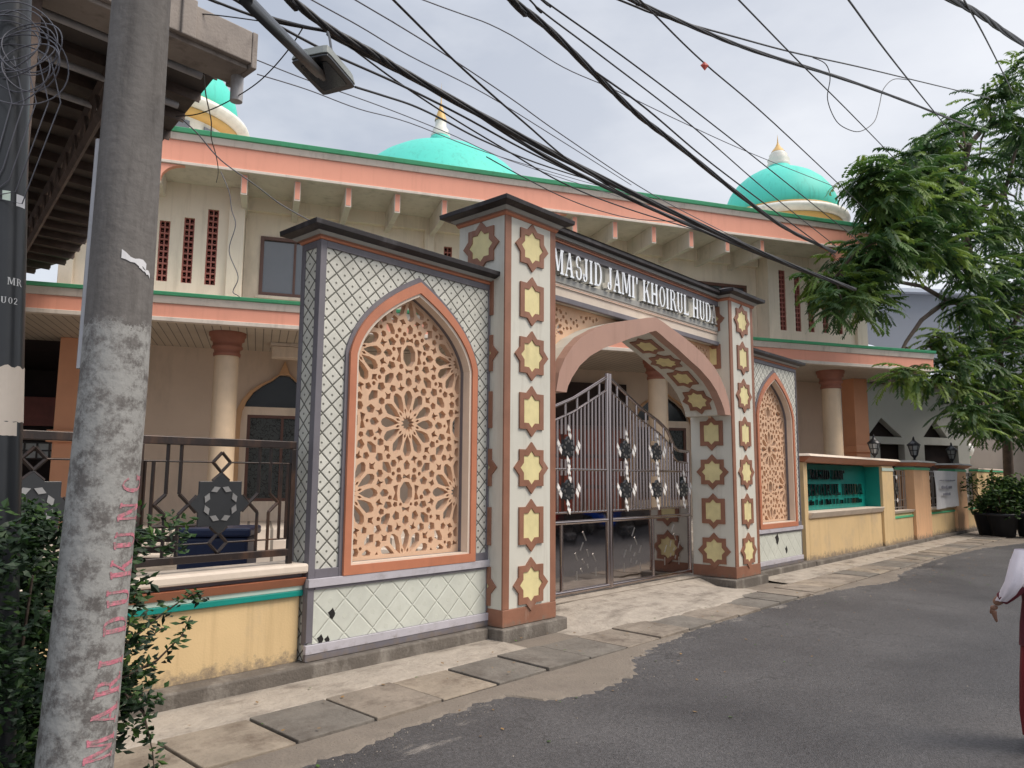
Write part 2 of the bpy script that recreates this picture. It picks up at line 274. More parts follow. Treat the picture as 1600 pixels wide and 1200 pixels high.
def asphalt():
    mt = bpy.data.materials.new('asphalt'); mt.use_nodes = True; MATS['asphalt'] = mt
    n = mt.node_tree; b = n.nodes['Principled BSDF']; b.inputs['Roughness'].default_value = .62; b.inputs['Specular IOR Level'].default_value = .4
    t = n.nodes.new('ShaderNodeTexCoord')
    a = n.nodes.new('ShaderNodeTexNoise'); a.inputs['Scale'].default_value = .42; a.inputs['Detail'].default_value = 6; a.inputs['Roughness'].default_value = .62
    c = n.nodes.new('ShaderNodeTexNoise'); c.inputs['Scale'].default_value = 42; c.inputs['Detail'].default_value = 5; c.inputs['Roughness'].default_value = .8
    v = n.nodes.new('ShaderNodeTexVoronoi'); v.inputs['Scale'].default_value = 95
    for q in (a, c, v): n.links.new(t.outputs['Object'], q.inputs['Vector'])
    r1 = n.nodes.new('ShaderNodeValToRGB'); r1.color_ramp.elements[0].position = .3; r1.color_ramp.elements[1].position = .72
    r1.color_ramp.elements[0].color = (.044, .042, .045, 1); r1.color_ramp.elements[1].color = (.112, .107, .108, 1)
    n.links.new(a.outputs['Fac'], r1.inputs[0])
    r2 = n.nodes.new('ShaderNodeValToRGB'); r2.color_ramp.elements[0].position = .33; r2.color_ramp.elements[1].position = .68
    r2.color_ramp.elements[0].color = (.45, .45, .45, 1); r2.color_ramp.elements[1].color = (1.45, 1.45, 1.45, 1)
    n.links.new(c.outputs['Fac'], r2.inputs[0])
    mx = n.nodes.new('ShaderNodeMix'); mx.data_type = 'RGBA'; mx.blend_type = 'MULTIPLY'; mx.inputs[0].default_value = 1
    n.links.new(r1.outputs[0], mx.inputs[6]); n.links.new(r2.outputs[0], mx.inputs[7]); n.links.new(mx.outputs[2], b.inputs['Base Color'])
    # dried cement smears on the asphalt beside the apron, and darker fresh tar along its edge
    s = n.nodes.new('ShaderNodeSeparateXYZ'); n.links.new(t.outputs['Object'], s.inputs[0])
    mp = n.nodes.new('ShaderNodeMapping'); mp.inputs['Scale'].default_value = (1.0, 2.6, 1); n.links.new(t.outputs['Object'], mp.inputs[0])
    sn = n.nodes.new('ShaderNodeTexNoise'); sn.inputs['Scale'].default_value = 1.25; sn.inputs['Detail'].default_value = 9; sn.inputs['Roughness'].default_value = .7; n.links.new(mp.outputs[0], sn.inputs['Vector'])
    yb = n.nodes.new('ShaderNodeMapRange'); yb.inputs['From Min'].default_value = -2.9; yb.inputs['From Max'].default_value = -1.5; yb.inputs['To Min'].default_value = -.20; yb.inputs['To Max'].default_value = .03
    n.links.new(s.outputs[1], yb.inputs['Value'])
    ad = n.nodes.new('ShaderNodeMath'); ad.operation = 'ADD'; n.links.new(sn.outputs['Fac'], ad.inputs[0]); n.links.new(yb.outputs[0], ad.inputs[1])
    sr = n.nodes.new('ShaderNodeValToRGB'); sr.color_ramp.elements[0].position = .60; sr.color_ramp.elements[1].position = .70; sr.color_ramp.elements[1].color = (.75, .75, .75, 1)
    n.links.new(ad.outputs[0], sr.inputs[0])
    m2 = n.nodes.new('ShaderNodeMix'); m2.data_type = 'RGBA'; m2.inputs[7].default_value = (.30, .27, .24, 1)
    n.links.new(sr.outputs[0], m2.inputs[0]); n.links.new(mx.outputs[2], m2.inputs[6]); n.links.new(m2.outputs[2], b.inputs['Base Color'])
    ck = n.nodes.new('ShaderNodeTexVoronoi'); ck.feature = 'DISTANCE_TO_EDGE'; ck.inputs['Scale'].default_value = .55
    wv = n.nodes.new('ShaderNodeTexNoise'); wv.inputs['Scale'].default_value = 2.2; wv.inputs['Detail'].default_value = 6
    va = n.nodes.new('ShaderNodeVectorMath'); va.operation = 'MULTIPLY_ADD'; va.inputs[1].default_value = (.9, .9, .9)
    n.links.new(t.outputs['Object'], wv.inputs['Vector']); n.links.new(wv.outputs['Color'], va.inputs[0]); n.links.new(t.outputs['Object'], va.inputs[2]); n.links.new(va.outputs[0], ck.inputs['Vector'])
    cl = n.nodes.new('ShaderNodeMapRange'); cl.inputs['From Min'].default_value = .003; cl.inputs['From Max'].default_value = .009; cl.inputs['To Min'].default_value = .55; cl.inputs['To Max'].default_value = 0
    n.links.new(ck.outputs['Distance'], cl.inputs['Value'])
    cm = n.nodes.new('ShaderNodeMath'); cm.operation = 'MULTIPLY'; gt = n.nodes.new('ShaderNodeMath'); gt.operation = 'GREATER_THAN'; gt.inputs[1].default_value = .52
    n.links.new(a.outputs['Fac'], gt.inputs[0]); n.links.new(cl.outputs[0], cm.inputs[0]); n.links.new(gt.outputs[0], cm.inputs[1])
    m3 = n.nodes.new('ShaderNodeMix'); m3.data_type = 'RGBA'; m3.inputs[7].default_value = (.03, .028, .028, 1)
    n.links.new(cm.outputs[0], m3.inputs[0]); n.links.new(m2.outputs[2], m3.inputs[6]); n.links.new(m3.outputs[2], b.inputs['Base Color'])
    ra = n.nodes.new('ShaderNodeMapRange'); ra.inputs['To Min'].default_value = .42; ra.inputs['To Max'].default_value = .8
    n.links.new(a.outputs['Fac'], ra.inputs['Value']); n.links.new(ra.outputs[0], b.inputs['Roughness'])
    bp = n.nodes.new('ShaderNodeBump'); bp.inputs['Strength'].default_value = .6; bp.inputs['Distance'].default_value = .012
    n.links.new(v.outputs['Distance'], bp.inputs['Height']); n.links.new(bp.outputs[0], b.inputs['Normal'])
asphalt()

def slatted(name, col, period, axis):
    mt = M(name, col, .6, .08, 1.5, 0)
    n = mt.node_tree; b = n.nodes['Principled BSDF']; t = n.nodes.new('ShaderNodeTexCoord'); s = n.nodes.new('ShaderNodeSeparateXYZ'); n.links.new(t.outputs['Object'], s.inputs[0])
    m1 = n.nodes.new('ShaderNodeMath'); m1.operation = 'DIVIDE'; m1.inputs[1].default_value = period; n.links.new(s.outputs[axis], m1.inputs[0])
    m2 = n.nodes.new('ShaderNodeMath'); m2.operation = 'FRACT'; n.links.new(m1.outputs[0], m2.inputs[0])
    m3 = n.nodes.new('ShaderNodeMath'); m3.operation = 'GREATER_THAN'; m3.inputs[1].default_value = .12; n.links.new(m2.outputs[0], m3.inputs[0])
    mx = n.nodes.new('ShaderNodeMix'); mx.data_type = 'RGBA'; mx.inputs[6].default_value = tuple(c * .35 for c in col) + (1,)
    src = b.inputs['Base Color'].links[0].from_socket
    n.links.new(m3.outputs[0], mx.inputs[0]); n.links.new(src, mx.inputs[7]); n.links.new(mx.outputs[2], b.inputs['Base Color'])
slatted('soffit_slats', (.52, .46, .38), .16, 0)
slatted('tile_steps', (.66, .58, .50), .45, 0)

def pole_mat():
    mt = M('pole_concrete', (.135, .125, .118), .8, .16, 1.6, .25, 30, dirt=(.055, .048, .045), dirt_amt=.75, dirt_scale=(6, 6, .9), dirt_th=.47)
    n = mt.node_tree; b = n.nodes['Principled BSDF']; src = b.inputs['Base Color'].links[0].from_socket
    t = n.nodes.new('ShaderNodeTexCoord'); s = n.nodes.new('ShaderNodeSeparateXYZ'); n.links.new(t.outputs['Object'], s.inputs[0])
    nz = n.nodes.new('ShaderNodeTexNoise'); nz.inputs['Scale'].default_value = 13; nz.inputs['Detail'].default_value = 12; nz.inputs['Roughness'].default_value = .8
    n.links.new(t.outputs['Object'], nz.inputs['Vector'])
    # flaking whitewash on the lower part of the pole
    w_ = n.nodes.new('ShaderNodeValToRGB'); w_.color_ramp.elements[0].position = .42; w_.color_ramp.elements[1].position = .54
    n.links.new(nz.outputs['Fac'], w_.inputs[0])
    a1 = n.nodes.new('ShaderNodeMath'); a1.operation = 'MULTIPLY_ADD'; a1.inputs[1].default_value = .35; n.links.new(nz.outputs['Fac'], a1.inputs[0]); n.links.new(s.outputs[2], a1.inputs[2])
    lt = n.nodes.new('ShaderNodeMath'); lt.operation = 'LESS_THAN'; lt.inputs[1].default_value = 2.50; n.links.new(a1.outputs[0], lt.inputs[0])
    mm = n.nodes.new('ShaderNodeMath'); mm.operation = 'MULTIPLY'; n.links.new(lt.outputs[0], mm.inputs[0]); n.links.new(w_.outputs[0], mm.inputs[1])
    mm2 = n.nodes.new('ShaderNodeMath'); mm2.operation = 'MULTIPLY'; mm2.inputs[1].default_value = .75; n.links.new(mm.outputs[0], mm2.inputs[0])
    mx = n.nodes.new('ShaderNodeMix'); mx.data_type = 'RGBA'; mx.inputs[7].default_value = (.35, .35, .335, 1)
    n.links.new(mm2.outputs[0], mx.inputs[0]); n.links.new(src, mx.inputs[6]); n.links.new(mx.outputs[2], b.inputs['Base Color'])
pole_mat()

# ------------------------------------------------------------------ mesh helpers
class MB:
    def __init__(s): s.v = []; s.f = []; s.mi = []; s.sm = []
    def add(s, vs, fs, mi=0, smooth=False):
        k = len(s.v); s.v += [tuple(v) for v in vs]
        for f in fs: s.f.append([i + k for i in f]); s.mi.append(mi); s.sm.append(smooth)
        return s
    def box(s, x0, x1, y0, y1, z0, z1, mi=0):
        return s.add([(x0, y0, z0), (x1, y0, z0), (x1, y1, z0), (x0, y1, z0), (x0, y0, z1), (x1, y0, z1), (x1, y1, z1), (x0, y1, z1)],
                     [(0, 3, 2, 1), (4, 5, 6, 7), (0, 1, 5, 4), (1, 2, 6, 5), (2, 3, 7, 6), (3, 0, 4, 7)], mi)
    def frustum(s, a, b, z0, z1, mi=0):   # a,b: (x0,x1,y0,y1) at z0 / z1
        return s.add([(a[0], a[2], z0), (a[1], a[2], z0), (a[1], a[3], z0), (a[0], a[3], z0), (b[0], b[2], z1), (b[1], b[2], z1), (b[1], b[3], z1), (b[0], b[3], z1)],
                     [(0, 3, 2, 1), (4, 5, 6, 7), (0, 1, 5, 4), (1, 2, 6, 5), (2, 3, 7, 6), (3, 0, 4, 7)], mi)
    def prism(s, pts, fn, d0, d1, mi=0, smooth=False):   # pts 2D polygon, fn(a,b,d)->xyz
        n = len(pts)
        vs = [fn(a, b, d0) for a, b in pts] + [fn(a, b, d1) for a, b in pts]
        fs = [list(range(n))[::-1], list(range(n, 2 * n))] + [(i, (i + 1) % n, n + (i + 1) % n, n + i) for i in range(n)]
        return s.add(vs, fs, mi, smooth)
    def strip(s, A, B, fn, d0, d1, mi=0):  # ring segment between polylines A and B, thick d0..d1
        n = len(A)
        for i in range(n - 1):
            q = [A[i], A[i + 1], B[i + 1], B[i]]
            vs = [fn(a, b, d0) for a, b in q] + [fn(a, b, d1) for a, b in q]
            fs = [(0, 1, 2, 3), (7, 6, 5, 4), (0, 4, 5, 1), (2, 6, 7, 3)]
            if i == 0: fs.append((3, 7, 4, 0))
            if i == n - 2: fs.append((1, 5, 6, 2))
            s.add(vs, fs, mi)
        return s
    def tube(s, path, r, n=8, mi=0, caps=True):
        P = [Vector(p) for p in path]; rs = r if isinstance(r, (list, tuple)) else [r] * len(P)
        vs = []; prev = None
        for i, p in enumerate(P):
            t = (P[min(i + 1, len(P) - 1)] - P[max(i - 1, 0)]).normalized()
            if prev is None:
                a = Vector((0, 0, 1)) if abs(t.z) < .9 else Vector((1, 0, 0)); u = t.cross(a).normalized()
            else: u = (prev - t * prev.dot(t)).normalized()
            prev = u; v = t.cross(u)
            for k in range(n):
                an = 2 * math.pi * k / n; vs.append(p + (u * math.cos(an) + v * math.sin(an)) * rs[i])
        fs = []
        for i in range(len(P) - 1):
            for k in range(n): fs.append((i * n + k, i * n + (k + 1) % n, (i + 1) * n + (k + 1) % n, (i + 1) * n + k))
        s.add(vs, fs, mi, n > 4)
        if caps:
            s.add(vs[:n], [list(range(n))[::-1]], mi); s.add(vs[-n:], [list(range(n))], mi)
        return s
    def bar(s, a, b, w_, mi=0):  # square bar
        return s.tube([a, b], w_ * .7071, 4, mi)
    def lathe(s, prof, c=(0, 0, 0), n=32, mi=0, sx=1, sy=1):
        vs = []; fs = []
        for r, z in prof:
            for k in range(n):
                an = 2 * math.pi * k / n; vs.append((c[0] + r * math.cos(an) * sx, c[1] + r * math.sin(an) * sy, c[2] + z))
        for i in range(len(prof) - 1):
            for k in range(n): fs.append((i * n + k, i * n + (k + 1) % n, (i + 1) * n + (k + 1) % n, (i + 1) * n + k))
        return s.add(vs, fs, mi, True)
W = {}     # world matrix of every parent
def link(o): sc.collection.objects.link(o); return o
def thing(name, label, cat, loc=(0, 0, 0), rz=0.0, group=None):
    o = link(bpy.data.objects.new(name, None)); o.empty_display_size = .3
    o.location = loc; o.rotation_euler = (0, 0, rz); o['label'] = label; o['category'] = cat
    if group: o['group'] = group
    W[o] = Matrix.Translation(loc) @ Matrix.Rotation(rz, 4, 'Z')
    return o
def obj(name, mb, mats, parent=None, local=False, bevel=0, label=None, weld=False):
    """link a mesh; coordinates are world ones unless local"""
    if isinstance(mats, str): mats = [mats]
    me = bpy.data.meshes.new(name)
    vs = mb.v
    Mx = W.get(parent) if parent else None
    if Mx is not None and not local:
        inv = Mx.inverted(); vs = [tuple(inv @ Vector(v)) for v in vs]
    me.from_pydata(vs, [], mb.f)
    for mn in mats: me.materials.append(MATS[mn])
    me.polygons.foreach_set('material_index', mb.mi); me.polygons.foreach_set('use_smooth', mb.sm)
    bmm = bmesh.new(); bmm.from_mesh(me)
    if weld: bmesh.ops.remove_doubles(bmm, verts=bmm.verts, dist=1e-5)
    bmesh.ops.recalc_face_normals(bmm, faces=bmm.faces); bmm.to_mesh(me); bmm.free()
    me.validate(); me.update()
    o = link(bpy.data.objects.new(name, me))
    if parent: o.parent = parent; W[o] = Mx
    else: W[o] = Matrix.Identity(4)
    if bevel:
        md = o.modifiers.new('bevel', 'BEVEL'); md.width = bevel; md.segments = 2; md.limit_method = 'ANGLE'; md.angle_limit = R(40)
    if label: o['label'] = label
    return o
def single(name, mb, mats, label, cat, loc=(0, 0, 0), group=None, **k):
    """a thing that is one mesh, its origin at loc"""
    mb.v = [(v[0] - loc[0], v[1] - loc[1], v[2] - loc[2]) for v in mb.v]
    o = obj(name, mb, mats, **k); o.location = loc; o['label'] = label; o['category'] = cat; W[o] = Matrix.Translation(loc)
    if group: o['group'] = group
    return o
def struct(name, mb, mats, **k):
    o = obj(name, mb, mats, **k); o['kind'] = 'structure'; return o
def dup(root, loc, rz=None, label=None):
    r = root.copy(); link(r); r.location = loc
    if rz is not None: r.rotation_euler = (0, 0, rz)
    if label: r['label'] = label
    for ch in list(root.children):
        c = ch.copy(); link(c); c.parent = r
        for g in ch.children:
            d = g.copy(); link(d); d.parent = c
    return r
XZ = lambda y0=0: (lambda a, b, d: (a, y0 + d, b))       # polygon in x,z ; thickness along +y
def plate(name, outer, holes, thick, mat, parent, at=None, local=False, bevel=0):
    """flat plate in x,z with holes, thick along y, front face at y=at; constrained triangulation"""
    vs = []; ed = []
    for poly in [outer] + list(holes):
        k = len(vs); vs += [Vector(p) for p in poly]; ed += [(k + i, k + (i + 1) % len(poly)) for i in range(len(poly))]
    co, _, fa, _, _, _ = delaunay_2d_cdt(vs, ed, [], 0, 1e-6)
    boxes = [(min(p[0] for p in h), max(p[0] for p in h), min(p[1] for p in h), max(p[1] for p in h), h) for h in holes]
    keep_ = []
    for f in fa:
        cx = sum(co[i].x for i in f) / len(f); cz = sum(co[i].y for i in f) / len(f)
        if not inpoly((cx, cz), outer): continue
        if any(x0 < cx < x1 and z0 < cz < z1 and inpoly((cx, cz), h) for x0, x1, z0, z1, h in boxes): continue
        keep_.append(list(f))
    y0 = at or 0; n = len(co); mb = MB()
    mb.v = [(c.x, y0, c.y) for c in co] + [(c.x, y0 + thick, c.y) for c in co]
    cnt = {}
    for f in keep_:
        for i in range(len(f)): cnt.setdefault(frozenset((f[i - 1], f[i])), []).append((f[i - 1], f[i]))
        mb.f.append(f); mb.f.append([i + n for i in f][::-1])
    for e in cnt.values():
        if len(e) == 1: a_, b_ = e[0]; mb.f.append([b_, a_, a_ + n, b_ + n])
    mb.mi = [0] * len(mb.f); mb.sm = [False] * len(mb.f)
    return obj(name, mb, mat, parent, local=local, bevel=bevel)
def inpoly(p, poly):
    x, y = p; c = False; n = len(poly)
    for i in range(n):
        x1, y1 = poly[i]; x2, y2 = poly[i - 1]
        if (y1 > y) != (y2 > y) and x < (x2 - x1) * (y - y1) / (y2 - y1) + x1: c = not c
    return c
def clip(poly, cx):    # clip poly by convex polygon cx (ccw)
    o = poly
    for i in range(len(cx)):
        a, b = cx[i], cx[(i + 1) % len(cx)]; inp, o = o, []
        if not inp: return []
        f = lambda p: (b[0] - a[0]) * (p[1] - a[1]) - (b[1] - a[1]) * (p[0] - a[0])
        for j in range(len(inp)):
            p, q = inp[j - 1], inp[j]; fp, fq = f(p), f(q)
            if fq >= 0:
                if fp < 0: t = fp / (fp - fq); o.append((p[0] + (q[0] - p[0]) * t, p[1] + (q[1] - p[1]) * t))
                o.append(q)
            elif fp >= 0: t = fp / (fp - fq); o.append((p[0] + (q[0] - p[0]) * t, p[1] + (q[1] - p[1]) * t))
    return o
def area(p): return abs(sum(p[i - 1][0] * p[i][1] - p[i][0] * p[i - 1][1] for i in range(len(p)))) / 2

# ================================================================== ground, road, pavement
GZ = -.16                      # asphalt level; 0 = level of the gate pillars' feet
def noisy(x, s=0): return .06 * math.sin(x * 3.1 + s) + .05 * math.sin(x * 7.7 + 2 * s) + .03 * math.sin(x * 17.3 + s)
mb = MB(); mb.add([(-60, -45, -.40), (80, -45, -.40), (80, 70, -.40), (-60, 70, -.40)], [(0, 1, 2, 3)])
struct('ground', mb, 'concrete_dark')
mb = MB(); mb.add([(-60, -7.6, GZ), (80, -7.6, GZ), (80, -.9, GZ), (-60, -.9, GZ)], [(0, 1, 2, 3)])
struct('road', mb, 'asphalt')
# cement apron strip between slabs and asphalt with its ragged edge
edge = [(-9, -1.50), (-6, -1.5), (-4, -1.46), (-2.9, -1.44), (-2.03, -1.33), (-1.5, -1.34), (-1.37, -1.38), (-1.25, -1.62), (-.95, -1.78), (-.6, -1.80), (-.2, -1.74), (.15, -1.62), (.35, -1.42), (.8, -1.30), (1.4, -1.22), (2.0, -1.13), (2.6, -1.13),
        (3.2, -1.10), (3.9, -1.05), (4.4, -1.08), (4.7, -1.0), (5.2, -1.12), (5.9, -1.16), (6.6, -1.22), (7.3, -1.34), (7.9, -1.50), (8.3, -1.56), (8.8, -1.50), (9.3, -1.34), (10.2, -1.27), (11.5, -1.2), (13.8, -1.14), (17, -1.33), (19.5, -1.8), (21, -2.3), (24, -2.9), (30, -3.6), (50, -5)]
E2 = []
for (xa, ya), (xb, yb) in zip(edge, edge[1:]):
    n_ = max(1, int(min(14, xb - xa) / .045)) if xa < 20 else 3
    for i in range(n_):
        t = i / n_; x = xa + (xb - xa) * t; E2.append((x, ya + (yb - ya) * t + .32 * noisy(x * 2.3) + .016 * math.sin(x * 41) + .012 * math.sin(x * 67 + 1) + random.uniform(-.018, .018)))
E2.append(edge[-1])
mb = MB(); n_ = len(E2); top = -.148
vs = [(x, y, GZ - .01) for x, y in E2] + [(x, y + .05, top) for x, y in E2] + [(x, .4, top) for x, y in E2]
fs = []
for i in range(n_ - 1): fs += [(i, i + 1, n_ + i + 1, n_ + i), (n_ + i, n_ + i + 1, 2 * n_ + i + 1, 2 * n_ + i)]
mb.add(vs, fs); struct('pavement', mb, 'concrete_strip')
# drain cover slabs
M('slab_warm', (.27, .225, .175), .85, .28, 1.9, .6, 22, dirt=(.10, .07, .05), dirt_amt=.9, dirt_scale=(1.7, 2.0, 1.5), dirt_th=.50)
M('slab_grey', (.165, .148, .128), .85, .25, 2.1, .6, 22, dirt=(.085, .07, .058), dirt_amt=.8, dirt_scale=(1.4, 1.9, 1.5), dirt_th=.48)
mb = MB(); x = -8.9; k = 0
while x < 24:
    w_ = .64; g = random.uniform(.012, .026); dz = random.uniform(-.006, .006); t1, t2 = random.uniform(-.006, .006), random.uniform(-.006, .006)
    y0 = -1.10 + random.uniform(-.012, .012); y1 = -.45
    a = (x + g, x + w_ - g * .3)
    mb.add([(a[0], y0, -.20), (a[1], y0, -.20), (a[1], y1, -.20), (a[0], y1, -.20), (a[0], y0, -.125 + dz + t1), (a[1], y0, -.125 + dz + t2), (a[1], y1, -.118 + dz + t2), (a[0], y1, -.118 + dz + t1)],
           [(0, 3, 2, 1), (4, 5, 6, 7), (0, 1, 5, 4), (1, 2, 6, 5), (2, 3, 7, 6), (3, 0, 4, 7)], random.choice((0, 1, 2, 0, 2)))
    x += w_; k += 1
struct('drain_cover_slabs', mb, ['concrete_slab', 'slab_warm', 'slab_grey'], bevel=.008)
mb = MB(); mb.box(-8.9, 24, -1.09, -.46, -.147, -.1445); struct('drain_channel', mb, 'void_dark')
# sloping cement fillet along the foot of the walls and the ramp into the gate
def fillet(x0, x1, yw, seed, ztop=-.02, zb=-.112, yb=-.44):
    mb = MB(); n_ = max(2, int((x1 - x0) / .12)); rows = []
    for i in range(n_ + 1):
        x = x0 + (x1 - x0) * i / n_
        rows.append([(x, yb + .25 * noisy(x * 2, seed), -.15), (x, yb + .25 * noisy(x * 2, seed) + .03, zb), (x, (yb + yw) / 2 - .03 + .3 * noisy(x * 1.3, seed), zb + .008), (x, yw - .10 + .1 * noisy(x * 3, seed), (zb + ztop) * .5), (x, yw + .05, ztop - .02)])
    for i in range(n_):
        for j in range(4): mb.add([rows[i][j], rows[i + 1][j], rows[i + 1][j + 1], rows[i][j + 1]], [(0, 1, 2, 3)])
    return mb
mb = fillet(-9, -.06, .10, 1, -.10, -.128); mb2 = fillet(6.5, 24, .08, 2, -.085, -.128); mb.add(mb2.v, mb2.f)
# ramp
rows = []
for i in range(41):
    x = .80 + (5.62 - .80) * i / 40; e = min(1, 4 * min(i, 40 - i) / 40)
    yb = -.42 - .22 * e + .3 * noisy(x * 1.7, 4)
    rows.append([(x, yb, -.150), (x, yb + .08, -.15 + .042 * e), (x, -.16 + .2 * noisy(x), -.15 + .095 * e), (x, .25, -.15 + .13 * e), (x, .62, .002), (x, 1.1, .012)])
for i in range(40):
    for j in range(5): mb.add([rows[i][j], rows[i + 1][j], rows[i + 1][j + 1], rows[i][j + 1]], [(0, 1, 2, 3)])
struct('cement_ramp', mb, 'concrete_pale')
# footing kerb under wall and pillars
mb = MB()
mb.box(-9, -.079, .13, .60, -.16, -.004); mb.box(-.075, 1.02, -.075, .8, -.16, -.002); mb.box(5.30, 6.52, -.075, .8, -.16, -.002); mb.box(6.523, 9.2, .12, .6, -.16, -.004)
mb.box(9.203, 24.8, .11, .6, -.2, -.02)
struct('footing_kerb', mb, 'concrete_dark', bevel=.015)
# compound paving
mb = MB(); mb.add([(-12, .55, .0), (40, .55, .0), (40, 30, .0), (-12, 30, .0)], [(0, 1, 2, 3)]); struct('courtyard_floor', mb, 'concrete_slab')

# ================================================================== the gateway (pillars, arch, name band)
def star(cx, cz, r, sides=True, sc_=1.0):
    pts = []
    ri = r * .765
    for k in range(16):
        a = math.pi / 2 + k * math.pi / 8
        if not sides and k in (3, 4, 5, 11, 12, 13): continue
        q = r if k % 2 == 0 else ri
        pts.append((cx + q * sc_ * math.cos(a), cz + q * sc_ * math.sin(a)))
    return pts
def star_mesh(cx, cz, r, sides, fn, d_out):
    mb = MB(); o = star(cx, cz, r, sides); i_ = star(cx, cz, r, sides, .66)
    # brown ring proud of the wall, yellow centre slightly lower
    n_ = len(o)
    for k in range(n_):
        q = [o[k], o[(k + 1) % n_], i_[(k + 1) % n_], i_[k]]
        vs = [fn(a, b, d_out) for a, b in q] + [fn(a, b, 0) for a, b in q]
        mb.add(vs, [(0, 1, 2, 3), (0, 4, 5, 1), (2, 6, 7, 3)], 0)
    mb.add([fn(a, b, d_out * .55) for a, b in i_], [list(range(n_))], 1)
    return mb
gw = thing('mosque_gateway', 'tall arched masonry gateway with star-studded pillars and chrome name letters across the top', 'gateway', (3.185, 0, 0))
def pillar(x0, x1, y1, inner):
    mb = MB()
    mb.box(x0, x1, 0, y1, .18, 4.58, 0)
    s_ = .10
    mb.box(x0 - .006, x1 + .006, -.006, y1 + .006, -.0, .183, 1)
    mb.box(x0 - .004, x0 + s_, -.004, .02, .183, 4.58, 1); mb.box(x1 - s_, x1 + .004, -.004, .02, .183, 4.58, 1)
    p = obj('pillar', mb, ['plaster_grey_white', 'brown_paint'], gw, bevel=.008)
    mb = MB(); f = lambda e: (x0 - e, x1 + e, -e, y1 + e)
    mb.frustum(f(.012), f(.03), 4.555, 4.585, 1); mb.frustum(f(.03), f(.035), 4.585, 4.605, 2)
    mb.frustum(f(.04), f(.08), 4.605, 4.638, 0)
    mb.frustum(f(.085), f(.17), 4.640, 4.662, 3); mb.frustum(f(.17), f(.175), 4.662, 4.712, 3); mb.frustum(f(.175), f(-.1), 4.712, 4.80, 3)
    obj('cap', mb, ['grey_moulding', 'orange_paint', 'brown_paint', 'charcoal_cap'], p, bevel=.004)
    cx = (x0 + x1) / 2
    for k in range(7):
        z = .42 + .64 * k; sides = (k % 2 == 0)
        obj('star_ornament', star_mesh(cx, z, .29, sides, lambda a, b, d: (a, -d, b), .022), ['brown_paint', 'yellow_paint'], p)
        if x0 < 1: obj('star_ornament', star_mesh(y1 / 2, z, .29, sides, lambda a, b, d: (x0 - d, a, b), .022), ['brown_paint', 'yellow_paint'], p)
        xi = x1 if x0 < 1 else x0; sg = 1 if x0 < 1 else -1
        obj('star_ornament', star_mesh(y1 / 2 - .01, z, .29, sides, lambda a, b, d: (xi + sg * d, a, b), .022), ['brown_paint', 'yellow_paint'], p)
    return p
pillar(0, .89, .76, 1); pillar(5.48, 6.37, .76, -1)
# arch profile (half), centre x = 3.185
CX = 3.185
oh = [(0, 3.886), (.22, 3.845), (.426, 3.794), (.75, 3.72), (1.06, 3.637), (1.42, 3.515), (1.743, 3.36), (1.94, 3.21), (2.095, 3.044), (2.21, 2.85), (2.27, 2.62)]
ih = [(0, 3.69), (.15, 3.65), (.32, 3.59), (.62, 3.50), (.94, 3.385), (1.28, 3.27), (1.58, 3.13), (1.80, 2.98), (1.957, 2.817), (2.04, 2.70), (2.07, 2.62)]
OA = [(CX - x, z) for x, z in oh[::-1]] + [(CX + x, z) for x, z in oh[1:]]
IA = [(CX - x, z) for x, z in ih[::-1]] + [(CX + x, z) for x, z in ih[1:]]
mb = MB(); mb.strip(OA, IA, XZ(0), .006, .14, 0); mb.strip(OA, IA, XZ(0), .14, .72, 1)
a_ = obj('arch', mb, ['arch_pink_brown', 'plaster_grey_white'], gw)
# stars on the arch soffit
def soffit_pts(side):
    P = [(CX + side * x, z) for x, z in ih]; seg = []; L = 0
    for p, q in zip(P, P[1:]): d = math.dist(p, q); seg.append((L, d, p, q)); L += d
    return seg, L
for side in (-1, 1):
    seg, L = soffit_pts(side)
    def at(s):
        for l, d, p, q in seg:
            if s <= l + d or (l, d, p, q) == seg[-1]:
                t = (s - l) / d; return (p[0] + (q[0] - p[0]) * t, p[1] + (q[1] - p[1]) * t), Vector(((q[0] - p[0]) / d, (q[1] - p[1]) / d))
    for k in range(4):
        s0 = .42 + k * (L - .72) / 3
        def fn(a, b, d, s0=s0, side=side):
            (x, z), t = at(min(max(s0 + b, 0), L)); nrm = Vector((t.y, -t.x)) * (1 if side > 0 else -1)
            if nrm.dot(Vector((CX - x, 2.2 - z))) < 0: nrm = -nrm
            return (x + nrm.x * d, .41 + a, z + nrm.y * d)
        obj('star_ornament', star_mesh(0, 0, .27, k % 2 == 1, fn, .018), ['brown_paint', 'yellow_paint'], a_)
# name band
mb = MB(); x0, x1 = .893, 5.477
mb.box(x0, x1, .25, .62, 3.82, 4.62, 0)
mb.box(x0, x1, .19, .25, 3.80, 3.865, 1); mb.box(x0, x1, .225, .62, 3.865, 3.99, 2)
mb.box(x0, x1, .215, .25, 4.002, 4.012, 3); mb.box(x0, x1, .205, .25, 3.99, 4.002, 2); mb.box(x0, x1, .215, .25, 4.012, 4.04, 2)
mb.box(x0, x1, .20, .25, 4.04, 4.12, 4)
mb.box(x0, x1, .19, .25, 4.47, 4.55, 1)
mb.box(x0, x1, .175, .25, 4.553, 4.575, 3); mb.box(x0, x1, .165, .25, 4.578, 4.595, 5); mb.box(x0, x1, .14, .25, 4.598, 4.645, 4)
mb.box(x0, x1, .06, .78, 4.648, 4.70, 6); mb.frustum((x0, x1, .045, .80), (x0, x1, .3, .55), 4.702, 4.79, 6)
band = obj('name_band', mb, ['plaster_grey_white', 'purple_grey_paint', 'cream_trim', 'orange_paint', 'grey_moulding', 'brown_paint', 'charcoal_cap'], gw, bevel=.003)

